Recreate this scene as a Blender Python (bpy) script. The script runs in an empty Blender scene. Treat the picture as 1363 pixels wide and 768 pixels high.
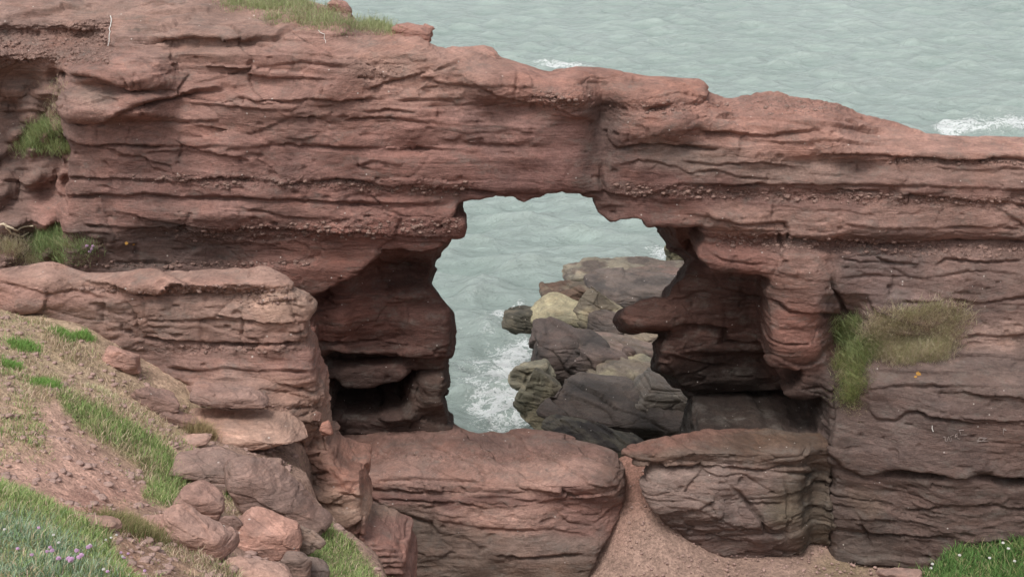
import bpy, math, time
import numpy as np
from mathutils import Vector
T0 = time.time()
S = bpy.context.scene
COL = S.collection
R = math.radians

# ------------------------------------------------------------------ camera
CAM = np.array([0.0, 0.0, 15.0]); PITCH = R(17.0); F = 2000.0
cam = bpy.data.objects.new('camera', bpy.data.cameras.new('camera'))
cam.location = CAM; cam.rotation_euler = (R(90) - PITCH, 0, 0)
cam.data.sensor_width = 36; cam.data.lens = 36 * F / 1363
cam.data.clip_start = 0.1; cam.data.clip_end = 9000
COL.objects.link(cam); S.camera = cam

# ------------------------------------------------------------------ sky, sun, exposure
SUN_EL, SUN_AZ = R(58), R(208)          # azimuth clockwise from +Y (behind the camera, to the left)
w = bpy.data.worlds.new("World"); S.world = w; w.use_nodes = True
nt = w.node_tree; nt.nodes.clear()
sky = nt.nodes.new('ShaderNodeTexSky'); sky.sky_type = 'NISHITA'; sky.sun_disc = False
sky.sun_elevation = SUN_EL; sky.sun_rotation = SUN_AZ; sky.dust_density = 4; sky.air_density = 1.0; sky.ozone_density = 1.0
hs = nt.nodes.new('ShaderNodeHueSaturation'); hs.inputs['Saturation'].default_value = 0.22
bg = nt.nodes.new('ShaderNodeBackground'); bg.inputs['Strength'].default_value = 0.15
wo = nt.nodes.new('ShaderNodeOutputWorld')
nt.links.new(sky.outputs[0], hs.inputs['Color']); nt.links.new(hs.outputs[0], bg.inputs['Color'])
nt.links.new(bg.outputs[0], wo.inputs['Surface'])
sl = bpy.data.lights.new('sun', 'SUN'); sl.energy = 1.5; sl.angle = R(20); sl.color = (1.0, 0.97, 0.93)
so = bpy.data.objects.new('sun', sl)
sd = Vector((math.sin(SUN_AZ) * math.cos(SUN_EL), math.cos(SUN_AZ) * math.cos(SUN_EL), math.sin(SUN_EL)))
so.rotation_euler = sd.to_track_quat('Z', 'Y').to_euler(); so.location = (0, 0, 60)
COL.objects.link(so)
S.view_settings.view_transform = 'Standard'; S.view_settings.look = 'None'
S.view_settings.exposure = 0.25; S.view_settings.gamma = 1.0
S.cycles.max_bounces = 5; S.cycles.diffuse_bounces = 2; S.cycles.glossy_bounces = 2

# ------------------------------------------------------------------ helpers: projection (used only to survey points)
cp, sp = math.cos(PITCH), math.sin(PITCH)
def proj(x, y, z):
    dz = z - CAM[2]; d = y * cp - dz * sp; up = y * sp + dz * cp
    return 681.5 + F * x / d, 384 - F * up / d
def P(u, v, Y):
    u = np.asarray(u, float); v = np.asarray(v, float)
    a = (u - 681.5) / F; b = (384 - v) / F
    dy = cp + b * sp; dz = -sp + b * cp
    t = Y / dy
    return a * t, t * dz + CAM[2]          # x, z on the vertical plane y = Y
def depth(Y, z): return Y * cp - (z - CAM[2]) * sp
def rk(c):
    l = lin(c); g = (l @ np.array([.3, .5, .2]))[..., None]; return (g + (l - g) * .65) * np.array([1.05, .962, .895])
def lin(c):
    c = np.asarray(c, float) / 255.0
    return np.where(c <= 0.04045, c / 12.92, ((c + 0.055) / 1.055) ** 2.4)

# ------------------------------------------------------------------ noise
def _h(ix, iy, iz, s):
    with np.errstate(over='ignore'):
        n = ix.astype(np.uint32) * np.uint32(374761393) + iy.astype(np.uint32) * np.uint32(668265263) + iz.astype(np.uint32) * np.uint32(2147483647) + np.uint32((s * 2654435761) & 0xffffffff)
        n = (n ^ (n >> np.uint32(13))) * np.uint32(1274126177)
        n = (n ^ (n >> np.uint32(16))) * np.uint32(2246822519)
        n = n ^ (n >> np.uint32(15))
    return n.astype(np.float32) * np.float32(2.0 / 4294967295.0) - np.float32(1)
def vn(x, y, z, s=0):
    x = np.asarray(x, np.float32); y = np.asarray(y, np.float32) + 0 * x; z = np.asarray(z, np.float32) + 0 * x
    fx, fy, fz = np.floor(x), np.floor(y), np.floor(z)
    ix, iy, iz = fx.astype(np.int64), fy.astype(np.int64), fz.astype(np.int64)
    tx, ty, tz = x - fx, y - fy, z - fz
    tx = tx * tx * (3 - 2 * tx); ty = ty * ty * (3 - 2 * ty); tz = tz * tz * (3 - 2 * tz)
    def L(a, b, t): return a + (b - a) * t
    return L(L(L(_h(ix, iy, iz, s), _h(ix + 1, iy, iz, s), tx), L(_h(ix, iy + 1, iz, s), _h(ix + 1, iy + 1, iz, s), tx), ty),
             L(L(_h(ix, iy, iz + 1, s), _h(ix + 1, iy, iz + 1, s), tx), L(_h(ix, iy + 1, iz + 1, s), _h(ix + 1, iy + 1, iz + 1, s), tx), ty), tz)
def fbm(x, y, z, f, o=4, s=0, g=0.5):
    r = 0; a = 1.0; t = 0
    for i in range(o):
        r = r + a * vn(x * f + 17.3 * i, y * f + 9.1 * i, z * f + 4.7 * i, s + i); t += a; a *= g; f *= 2.03
    return r / t
def ss(a, b, x):
    t = np.clip((x - a) / (b - a), 0, 1); return t * t * (3 - 2 * t)
def smax(a, b, k):
    h = np.clip(0.5 + 0.5 * (a - b) / k, 0, 1); return b + (a - b) * h + k * h * (1 - h)

# ------------------------------------------------------------------ 2D polygon signed distance (negative inside)
def poly_sd(px, pz, pts):
    d = np.full(px.shape, 1e9); inside = np.zeros(px.shape, bool)
    n = len(pts)
    for i in range(n):
        ax, az = pts[i]; bx, bz = pts[(i + 1) % n]
        ex, ez = bx - ax, bz - az
        wx, wz = px - ax, pz - az
        t = np.clip((wx * ex + wz * ez) / (ex * ex + ez * ez + 1e-12), 0, 1)
        dx, dz = wx - ex * t, wz - ez * t
        d = np.minimum(d, dx * dx + dz * dz)
        c = ((az <= pz) & (bz > pz)) | ((bz <= pz) & (az > pz))
        xi = ax + (pz - az) / (ez if abs(ez) > 1e-12 else 1e-12) * ex
        inside ^= c & (px < xi)
    d = np.sqrt(d); return np.where(inside, -d, d)

# ------------------------------------------------------------------ crevice maps: traced bedding planes -> recess and lip
class LineField:
    def __init__(self, lines, step=1.25, u0=-120, u1=1484, v0=-120, v1=900):
        self.u0, self.v0, self.st = u0, v0, step
        us = np.arange(u0, u1, step, dtype=np.float32); vs = np.arange(v0, v1, step, dtype=np.float32)
        U, V = np.meshgrid(us, vs)
        H = np.zeros_like(U)
        wu = 2.0 * vn(U * .05, V * .05, 0, 5) + 1.2 * vn(U * .2, V * .2, 0, 6); wv = 1.2 * vn(U * .03, V * .05, 9, 7) + 1.0 * vn(U * .16, V * .16, 3, 8) + .5 * vn(U * .4, V * .4, 3, 9)
        for L in lines:
            pts, dep, wid, lip, ll = L; wid = wid * .52
            pts = np.array(pts, float)
            R_ = max(wid * 3.2, ll * 3.5, 8)
            a0 = max(int((pts[:, 0].min() - R_ - u0) / step), 0); a1 = int((pts[:, 0].max() + R_ - u0) / step) + 2
            b0 = max(int((pts[:, 1].min() - R_ - v0) / step), 0); b1 = int((pts[:, 1].max() + R_ - v0) / step) + 2
            sl_ = (slice(b0, b1), slice(a0, a1))
            u = U[sl_] + wu[sl_]; v = V[sl_] + wv[sl_]
            if u.size == 0: continue
            d2 = np.full(u.shape, 1e9, np.float32); sg = np.zeros(u.shape, np.float32)
            for i in range(len(pts) - 1):
                ax, ay = pts[i]; bx, by = pts[i + 1]; ex, ey = bx - ax, by - ay; l2 = ex * ex + ey * ey
                t = np.clip(((u - ax) * ex + (v - ay) * ey) / l2, 0, 1)
                dx, dy = u - ax - t * ex, v - ay - t * ey
                dd = dx * dx + dy * dy
                m = dd < d2
                # positive above the line (towards smaller v, for a line running left to right)
                side = (dx * ey - dy * ex) / math.sqrt(l2)
                d2 = np.where(m, dd, d2); sg = np.where(m, side, sg)
            d = np.sqrt(d2)
            # lines fade at their ends
            end = np.minimum(np.hypot(u - pts[0, 0], v - pts[0, 1]), np.hypot(u - pts[-1, 0], v - pts[-1, 1]))
            fade = ss(0, 14, end)
            wn = wid * (1 + 0.5 * vn(U[sl_] * .03, V[sl_] * .03, 1, 11))
            dv = dep * .85 * np.clip(0.75 + 1.1 * vn(U[sl_] * .025, V[sl_] * .02, 2, 12), .12, 2)
            h = -dv * np.exp(-(d / wn) ** 2) * fade
            if lip:
                lip = lip * .78
                h = h + lip * np.exp(-np.maximum(d - wid, 0) / ll) * ss(-1.5, 2.0, sg) * fade
            H[sl_] += h
        self.H = H
    def __call__(self, u, v):
        a = np.clip((u - self.u0) / self.st, 0, self.H.shape[1] - 1.001); b = np.clip((v - self.v0) / self.st, 0, self.H.shape[0] - 1.001)
        i = a.astype(np.int32); j = b.astype(np.int32); fa = a - i; fb = b - j; H = self.H
        return (H[j, i] * (1 - fa) + H[j, i + 1] * fa) * (1 - fb) + (H[j + 1, i] * (1 - fa) + H[j + 1, i + 1] * fa) * fb

def blobs(u, v, B):
    p = np.zeros_like(u)
    for b in B:
        cu, cv, ru, rv, a = b[:5]; k = b[5] if len(b) > 5 else 2
        r = np.abs((u - cu) / ru) ** k + np.abs((v - cv) / rv) ** k
        p = p + a * np.exp(-0.7 * r)
    return p

# ------------------------------------------------------------------ surface nets
def surface_nets(Fv, org, h):
    neg = Fv < 0
    nx, ny, nz = Fv.shape
    C = [neg[a:nx - 1 + a, b:ny - 1 + b, c:nz - 1 + c] for a in (0, 1) for b in (0, 1) for c in (0, 1)]
    cnt = np.zeros(C[0].shape, np.uint8)
    for c in C: cnt += c
    act = (cnt > 0) & (cnt < 8)
    idx = np.argwhere(act)
    ids = np.full(act.shape, -1, np.int32); ids[act] = np.arange(len(idx))
    i, j, k = idx.T
    val = {}
    for a in (0, 1):
        for b in (0, 1):
            for c in (0, 1): val[a, b, c] = Fv[i + a, j + b, k + c]
    acc = np.zeros((len(idx), 3)); n = np.zeros(len(idx))
    for (a, b) in [((0,0,0),(1,0,0)),((0,1,0),(1,1,0)),((0,0,1),(1,0,1)),((0,1,1),(1,1,1)),
                   ((0,0,0),(0,1,0)),((1,0,0),(1,1,0)),((0,0,1),(0,1,1)),((1,0,1),(1,1,1)),
                   ((0,0,0),(0,0,1)),((1,0,0),(1,0,1)),((0,1,0),(0,1,1)),((1,1,0),(1,1,1))]:
        va, vb = val[a], val[b]; m = (va < 0) != (vb < 0)
        t = np.where(m, va / np.where(m, va - vb, 1), 0)
        pa, pb = np.array(a, float), np.array(b, float)
        pt = pa + (pb - pa) * t[:, None]
        acc += pt * m[:, None]; n += m
    V = (idx + acc / n[:, None]) * h + np.array(org)
    Q = []
    for ax in range(3):
        sh = [slice(None)] * 3; sh2 = list(sh); sh[ax] = slice(0, -1); sh2[ax] = slice(1, None)
        A = neg[tuple(sh)]; B = neg[tuple(sh2)]
        e = np.argwhere(A != B)
        o1, o2 = (ax + 1) % 3, (ax + 2) % 3
        m = (e[:, o1] > 0) & (e[:, o2] > 0) & (e[:, o1] < Fv.shape[o1] - 1) & (e[:, o2] < Fv.shape[o2] - 1)
        e = e[m]
        def g(d1, d2):
            q = e.copy(); q[:, o1] += d1; q[:, o2] += d2; return ids[q[:, 0], q[:, 1], q[:, 2]]
        q = np.stack([g(-1, -1), g(0, -1), g(0, 0), g(-1, 0)], 1)
        fl = ~A[e[:, 0], e[:, 1], e[:, 2]]
        q[fl] = q[fl][:, ::-1]
        Q.append(q)
    return V, np.concatenate(Q)

def normals(V, Q):
    a, b, c, d = V[Q[:, 0]], V[Q[:, 1]], V[Q[:, 2]], V[Q[:, 3]]
    n = np.cross(c - a, d - b); N = np.zeros_like(V)
    for k in range(3):
        for j in range(4): N[:, k] += np.bincount(Q[:, j], n[:, k], len(V))
    return N / (np.linalg.norm(N, axis=1, keepdims=True) + 1e-12)
def subdiv(V, Q, L=None):
    E = np.concatenate([Q[:, [0, 1]], Q[:, [1, 2]], Q[:, [2, 3]], Q[:, [3, 0]]]); E.sort(axis=1)
    key = E[:, 0].astype(np.int64) * len(V) + E[:, 1]
    uq, inv = np.unique(key, return_inverse=True)
    mid = 0.5 * (V[uq // len(V)] + V[uq % len(V)])
    cen = V[Q].mean(1)
    n0, n1, m = len(V), len(uq), len(Q)
    e = inv.reshape(4, m) + n0; c = np.arange(m) + n0 + n1
    Vn = np.concatenate([V, mid, cen])
    Qn = np.concatenate([np.stack([Q[:, 0], e[0], c, e[3]], 1), np.stack([e[0], Q[:, 1], e[1], c], 1),
                         np.stack([c, e[1], Q[:, 2], e[2]], 1), np.stack([e[3], c, e[2], Q[:, 3]], 1)])
    return Vn, Qn, (None if L is None else np.tile(L, 4))
def smooth_v(V, Q, it=1, f=0.5):
    for _ in range(it):
        A = np.zeros_like(V); n = np.zeros(len(V))
        for a, b in ((0, 1), (1, 2), (2, 3), (3, 0)):
            for p, q in ((a, b), (b, a)):
                n += np.bincount(Q[:, p], minlength=len(V))
                for k in range(3): A[:, k] += np.bincount(Q[:, p], V[Q[:, q], k], len(V))
        V = V + f * (A / np.maximum(n, 1)[:, None] - V)
    return V

def to_mesh(name, V, Q, mat, attrs=None, nrm=None, smooth=True):
    me = bpy.data.meshes.new(name); k = Q.shape[1]
    me.vertices.add(len(V)); me.vertices.foreach_set('co', np.ascontiguousarray(V, np.float32).ravel())
    me.loops.add(Q.size); me.loops.foreach_set('vertex_index', np.ascontiguousarray(Q, np.int32).ravel())
    me.polygons.add(len(Q)); me.polygons.foreach_set('loop_start', np.arange(0, Q.size, k, dtype=np.int32))
    me.update(calc_edges=True)
    if smooth: me.polygons.foreach_set('use_smooth', np.ones(len(Q), bool))
    for an, (ty, arr) in (attrs or {}).items():
        at = me.attributes.new(an, ty, 'POINT')
        if ty == 'FLOAT': at.data.foreach_set('value', np.ascontiguousarray(arr, np.float32).ravel())
        else:
            at.data.foreach_set('color', np.ascontiguousarray(np.concatenate([arr, np.ones((len(arr), 1))], 1), np.float32).ravel())
    if nrm is not None: me.normals_split_custom_set_from_vertices(np.ascontiguousarray(nrm, np.float32))
    if mat: me.materials.append(mat)
    return me
def link(name, me, parent=None, loc=None):
    o = bpy.data.objects.new(name, me); COL.objects.link(o)
    if parent: o.parent = parent
    if loc is not None: o.location = loc
    return o
def tag(o, label=None, cat=None, group=None, kind=None):
    if label: o['label'] = label
    if cat: o['category'] = cat
    if group: o['group'] = group
    if kind: o['kind'] = kind
    return o
def sub(V, Q, sel, attrs, N):
    q = Q[sel]; u, inv = np.unique(q, return_inverse=True)
    return V[u], inv.reshape(q.shape), {k: (t, a[u]) for k, (t, a) in attrs.items()}, N[u]

# ------------------------------------------------------------------ materials
class NT:
    def __init__(s, name):
        s.m = bpy.data.materials.new(name); s.m.use_nodes = True; s.t = s.m.node_tree; s.t.nodes.clear()
        s.out = s.n('ShaderNodeOutputMaterial'); s.b = s.n('ShaderNodeBsdfPrincipled'); s.l(s.b.outputs[0], s.out.inputs[0])
    def n(s, ty, **k):
        x = s.t.nodes.new(ty)
        for a, b in k.items(): setattr(x, a, b)
        return x
    def l(s, a, b): s.t.links.new(a, b)
    def attr(s, nm): return s.n('ShaderNodeAttribute', attribute_name=nm)
    def geo(s, sc):
        g = s.n('ShaderNodeNewGeometry'); m = s.n('ShaderNodeMapping'); m.inputs['Scale'].default_value = sc
        s.l(g.outputs['Position'], m.inputs['Vector']); return m.outputs[0]
    def noise(s, vec, scale, detail=4, rough=0.6, dist=0.0):
        x = s.n('ShaderNodeTexNoise'); x.inputs['Scale'].default_value = scale; x.inputs['Detail'].default_value = detail
        x.inputs['Roughness'].default_value = rough; x.inputs['Distortion'].default_value = dist; s.l(vec, x.inputs['Vector']); return x.outputs['Fac']
    def rng(s, v, a, b, c, d):
        x = s.n('ShaderNodeMapRange'); x.inputs[1].default_value = a; x.inputs[2].default_value = b; x.inputs[3].default_value = c; x.inputs[4].default_value = d
        s.l(v, x.inputs[0]); return x.outputs[0]
    def math(s, op, a, b):
        x = s.n('ShaderNodeMath', operation=op)
        for i, q in enumerate((a, b)):
            if isinstance(q, (int, float)): x.inputs[i].default_value = q
            else: s.l(q, x.inputs[i])
        return x.outputs[0]
    def mix(s, f, a, b, mode='MIX'):
        x = s.n('ShaderNodeMix', data_type='RGBA', blend_type=mode)
        for i, q in ((0, f), (6, a), (7, b)):
            if isinstance(q, (int, float)): x.inputs[i].default_value = q
            elif isinstance(q, tuple): x.inputs[i].default_value = (*q, 1)
            else: s.l(q, x.inputs[i])
        return x.outputs[2]
    def scale(s, col, fac):
        x = s.n('ShaderNodeVectorMath', operation='SCALE'); s.l(col, x.inputs[0]); s.l(fac, x.inputs['Scale']); return x.outputs[0]
    def bump(s, h, dist, strength=1.0, prev=None):
        x = s.n('ShaderNodeBump'); x.inputs['Distance'].default_value = dist; x.inputs['Strength'].default_value = strength
        s.l(h, x.inputs['Height'])
        if prev: s.l(prev, x.inputs['Normal'])
        return x.outputs[0]

def rock_material(name, grain=1.0, lichen=0.35, stain=.75):
    k = NT(name)
    tint = k.attr('tint').outputs['Color']; cong = k.attr('cong').outputs['Fac']
    sel = k.rng(k.noise(k.geo((.5, .5, 1.6)), 1.1, 3, .5), .46, .54, 0, 1)
    def dips(sc, a, b_, *ar):
        o_ = []
        for r_ in (a, b_):
            g = k.n('ShaderNodeNewGeometry'); m_ = k.n('ShaderNodeMapping'); m_.inputs['Rotation'].default_value = (0, R(r_), 0); k.l(g.outputs['Position'], m_.inputs['Vector'])
            m2 = k.n('ShaderNodeMapping'); m2.inputs['Scale'].default_value = sc; k.l(m_.outputs[0], m2.inputs['Vector']); o_.append(k.noise(m2.outputs[0], *ar))
        x = k.n('ShaderNodeMix', data_type='FLOAT'); k.l(sel, x.inputs[0]); k.l(o_[0], x.inputs[2]); k.l(o_[1], x.inputs[3]); return x.outputs[0]
    st = dips((0.7, 0.7, 7.0), 2, -11, 1.6, 7, 0.66, .5)
    st2 = dips((1.6, 1.6, 24.0), -4, 16, 2.2, 4, 0.65, .4)
    bl = k.noise(k.geo((1, 1, 1.8)), 0.9, 6, 0.62, 0.4)
    fi = k.noise(k.geo((1, 1, 1)), 26, 5, 0.7)
    md = k.noise(k.geo((1, 1, 1.5)), 6.5, 5, 0.65)
    f = k.math('MULTIPLY', k.rng(st, .28, .72, .74, 1.26), k.rng(bl, .3, .7, .78, 1.22))
    f = k.math('MULTIPLY', f, k.rng(fi, .25, .75, .76, 1.24))
    f = k.math('MULTIPLY', f, k.rng(md, .3, .7, .86, 1.14))
    f = k.math('MULTIPLY', f, k.rng(st2, .3, .7, .80, 1.2))
    c = k.scale(tint, f)
    # redder and greyer patches
    hu = k.noise(k.geo((0.8, 0.8, 2.4)), 1.3, 5, 0.6, 0.5)
    c = k.mix(k.rng(hu, .5, .72, 0, .35), c, k.mix(1.0, c, (1.12, .86, .74), 'MULTIPLY'))
    gr = k.noise(k.geo((1, 1, 2.2)), 2.1, 7, 0.68, 0.3)
    sp_ = k.noise(k.geo((1.3, 1.3, 1.3)), 11, 4, 0.7)
    gm = k.math('MULTIPLY', k.rng(gr, .5, .66, 0, 1), k.rng(sp_, .38, .6, .25, 1))
    c = k.mix(k.math('MULTIPLY', gm, lichen), c, (0.19, 0.172, 0.15))
    sn = k.noise(k.geo((.9, .9, .55)), .75, 8, .66, .8)
    c = k.mix(k.rng(sn, .515, .575, 0, stain), c, k.mix(1.0, c, (.62, .66, .70), 'MULTIPLY'))
    pl = k.noise(k.geo((.8, .8, 5)), 1.9, 7, .68, 1.2)
    c = k.mix(k.rng(pl, .58, .68, 0, .38), c, k.mix(1.0, c, (1.34, 1.36, 1.36), 'MULTIPLY'))
    # pebbles of the conglomerate beds
    vo = k.n('ShaderNodeTexVoronoi'); vo.inputs['Scale'].default_value = 17; vo.inputs['Randomness'].default_value = 1
    k.l(k.geo((1, 1, 1.3)), vo.inputs['Vector'])
    hsv = k.n('ShaderNodeSeparateColor'); k.l(vo.outputs['Color'], hsv.inputs[0])
    pc = k.mix(hsv.outputs[0], (0.13, 0.07, 0.055), (0.36, 0.235, 0.19))
    pm = k.math('MULTIPLY', k.rng(vo.outputs['Distance'], .25, .42, 1, 0), k.math('MULTIPLY', cong, .6))
    c = k.mix(pm, c, pc)
    # bird lime and pale grains
    vs = k.n('ShaderNodeTexVoronoi'); vs.inputs['Scale'].default_value = 6.0; k.l(k.geo((1, 1, 1)), vs.inputs['Vector'])
    sc2 = k.n('ShaderNodeSeparateColor'); k.l(vs.outputs['Color'], sc2.inputs[0])
    wm = k.math('MULTIPLY', k.rng(vs.outputs['Distance'], .07, .10, 1, 0), k.rng(sc2.outputs[1], .72, .74, 0, 1))
    c = k.mix(k.math('MULTIPLY', wm, .75), c, (0.62, 0.55, 0.5))
    k.l(c, k.b.inputs['Base Color'])
    k.l(k.rng(md, .3, .7, .78, .95), k.b.inputs['Roughness']); k.b.inputs['Specular IOR Level'].default_value = 0.25
    b = k.bump(st, 0.04 * grain, 0.8)
    b = k.bump(md, 0.045 * grain, 0.9, b)
    b = k.bump(st2, 0.028 * grain, 0.8, b)
    b = k.bump(fi, 0.022 * grain, 1.0, b)
    gr2 = k.noise(k.geo((1, 1, 1.6)), 60, 3, .7); b = k.bump(gr2, 0.008 * grain, .9, b)
    x = k.n('ShaderNodeMath', operation='MULTIPLY'); k.l(k.rng(vo.outputs['Distance'], 0, .45, 1, 0), x.inputs[0]); k.l(cong, x.inputs[1])
    b = k.bump(x.outputs[0], 0.035, 0.8, b)
    k.l(b, k.b.inputs['Normal']); return k.m
M_ROCK = rock_material('sandstone', .85, .5, .4)
M_BOULDER = rock_material('boulder_stone', 0.7, 0.3, .35)
M_WET = rock_material('wet_shore_rock', 0.8, 0.15); M_WET.node_tree.nodes['Principled BSDF'].inputs['Specular IOR Level'].default_value = 0.5

def soil_material():
    k = NT('soil_and_turf'); tint = k.attr('tint').outputs['Color']
    a = k.noise(k.geo((1, 1, 1)), 3, 8, 0.7); b_ = k.noise(k.geo((1, 1, 1)), 28, 5, 0.7)
    vo = k.n('ShaderNodeTexVoronoi'); vo.inputs['Scale'].default_value = 22; k.l(k.geo((1, 1, 1)), vo.inputs['Vector'])
    sc2 = k.n('ShaderNodeSeparateColor'); k.l(vo.outputs['Color'], sc2.inputs[0])
    f = k.math('MULTIPLY', k.rng(a, .3, .7, .72, 1.22), k.rng(b_, .25, .75, .7, 1.25))
    f = k.math('MULTIPLY', f, k.rng(sc2.outputs[0], 0, 1, .8, 1.25))
    k.l(k.scale(tint, f), k.b.inputs['Base Color']); k.b.inputs['Roughness'].default_value = .95; k.b.inputs['Specular IOR Level'].default_value = .15
    n = k.bump(a, .06, 1); n = k.bump(k.rng(vo.outputs['Distance'], 0, .5, 1, 0), .012, .8, n); n = k.bump(b_, .012, 1, n)
    k.l(n, k.b.inputs['Normal']); return k.m
M_SOIL = soil_material()
def grass_material():
    k = NT('grass_blades'); t = k.attr('tint').outputs['Color']
    k.l(t, k.b.inputs['Base Color']); k.b.inputs['Roughness'].default_value = .7; k.b.inputs['Specular IOR Level'].default_value = .2
    tr = k.n('ShaderNodeBsdfTranslucent'); k.l(t, tr.inputs[0]); mx = k.n('ShaderNodeMixShader'); mx.inputs[0].default_value = .3
    k.l(k.b.outputs[0], mx.inputs[1]); k.l(tr.outputs[0], mx.inputs[2]); k.l(mx.outputs[0], k.out.inputs[0]); return k.m
M_GRASS = grass_material()
def plain(name, col, rough=.8, var=.2):
    k = NT(name); n = k.noise(k.geo((1, 1, 1)), 40, 3); x = k.n('ShaderNodeRGB'); x.outputs[0].default_value = (*col, 1)
    k.l(k.scale(x.outputs[0], k.rng(n, .3, .7, 1 - var, 1 + var)), k.b.inputs['Base Color']); k.b.inputs['Roughness'].default_value = rough; return k.m
M_PINK = plain('thrift_petals', (0.62, 0.40, 0.58)); M_WHITE = plain('white_petals', (0.72, 0.70, 0.66)); M_STEM = plain('flower_stem', (0.10, 0.16, 0.05))
M_RUBBLE = plain('rubble_stone', (0.34, 0.225, 0.19), .95, .35); M_PEB = plain('pebble_stone', (0.215, 0.135, 0.11), .9, .6); M_GULL = plain('bleached_stick', (0.6, 0.5, 0.36)); M_CHALK = plain('scratched_stone', (0.26, 0.21, 0.19), .95)
M_LICHEN = plain('orange_lichen', (0.42, 0.22, 0.05), .95)

def sea_material():
    k = NT('sea_water'); foam = k.attr('foam').outputs['Fac']; crest = k.attr('crest').outputs['Fac']
    big = k.noise(k.geo((1, .5, 1)), .05, 4, .6)
    c = k.mix(k.rng(big, .35, .65, 0, 1), (0.288, 0.362, 0.330), (0.355, 0.428, 0.396))
    c = k.mix(k.rng(crest, -.25, .3, 0, .6), c, (0.43, 0.49, 0.455))
    n1 = k.noise(k.geo((1, 1, 1)), 2.2, 6, .65, .9); n2 = k.noise(k.geo((1, 1, 1)), 5.5, 5, .65, .8); n3 = k.noise(k.geo((1, 1, 1)), .9, 4, .6)
    def ridge_(q): return k.rng(k.math('ABSOLUTE', k.math('SUBTRACT', q, .5), 0), 0, .14, 1, 0)
    ff = k.math('ADD', k.math('ADD', k.math('MULTIPLY', ridge_(n1), .26), k.math('MULTIPLY', ridge_(n2), .20)), k.math('MULTIPLY', n3, .62))
    thr = k.math('SUBTRACT', 0.86, k.math('MULTIPLY', foam, .30))
    m = k.rng(k.math('SUBTRACT', ff, thr), 0.0, .13, 0, 1)
    # milky aerated water where there is foam
    c = k.mix(k.math('MULTIPLY', foam, .45), c, (0.36, 0.41, 0.38))
    c = k.mix(m, c, (0.76, 0.79, 0.78))
    k.l(c, k.b.inputs['Base Color']); k.l(k.rng(m, 0, 1, .16, .7), k.b.inputs['Roughness']); k.b.inputs['IOR'].default_value = 1.33
    w1 = k.noise(k.geo((1, 1.6, 1)), 1.25, 9, .70, .5); w2 = k.noise(k.geo((1, 1.3, 1)), 9, 4, .6)
    n = k.bump(w1, .34, 1.0); n = k.bump(w2, .05, .9, n); k.l(n, k.b.inputs['Normal']); return k.m
M_SEA = sea_material()

# ------------------------------------------------------------------ rock relief
rngL = np.random.default_rng(5)
_th = rngL.uniform(0.09, 0.42, 120); _bd = np.concatenate([[0], np.cumsum(_th)]) - 3
_th2 = rngL.uniform(0.03, 0.11, 600); _bd2 = np.concatenate([[0], np.cumsum(_th2)]) - 6
def layered(s, x, y, bd, th, A, B, wdt, fx, seed):
    i = np.clip(np.searchsorted(bd, s) - 1, 0, len(th) - 1); t = (s - bd[i]); tt = th[i] - t
    val = vn(x * fx, y * fx, i * 7.31, seed)
    return A * val - B * (np.exp(-np.maximum(t, 0) / wdt) + np.exp(-np.maximum(tt, 0) / wdt)) * (0.5 + 0.6 * vn(x * fx * 2, y * fx * 2, i * 3.1, seed + 1))
def facets(x, s, cx, cz, seed):
    """blocky fracture faces: every cell of a warped pattern is its own slightly tilted plane"""
    X = x / cx; Z = s / cz; ix, iz = np.floor(X), np.floor(Z); b1 = np.full(x.shape, 9., np.float32); b2 = b1.copy(); val = np.zeros_like(b1)
    z0 = np.zeros_like(ix).astype(np.int64)
    for i in (-1, 0, 1):
        for j in (-1, 0, 1):
            a = (ix + i).astype(np.int64); c = (iz + j).astype(np.int64)
            px = a + .5 + .42 * _h(a, c, z0, seed); pz = c + .5 + .38 * _h(a, c, z0, seed + 1)
            dx, dz = X - px, Z - pz; d = np.abs(dx) ** 2 + (dz * 1.25) ** 2
            h = _h(a, c, z0, seed + 2) + 1.1 * dx * _h(a, c, z0, seed + 3) + 1.1 * dz * _h(a, c, z0, seed + 4)
            m = d < b1; b2 = np.where(m, b1, np.minimum(b2, d)); val = np.where(m, h, val); b1 = np.where(m, d, b1)
    return val, np.sqrt(b2) - np.sqrt(b1)
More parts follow.
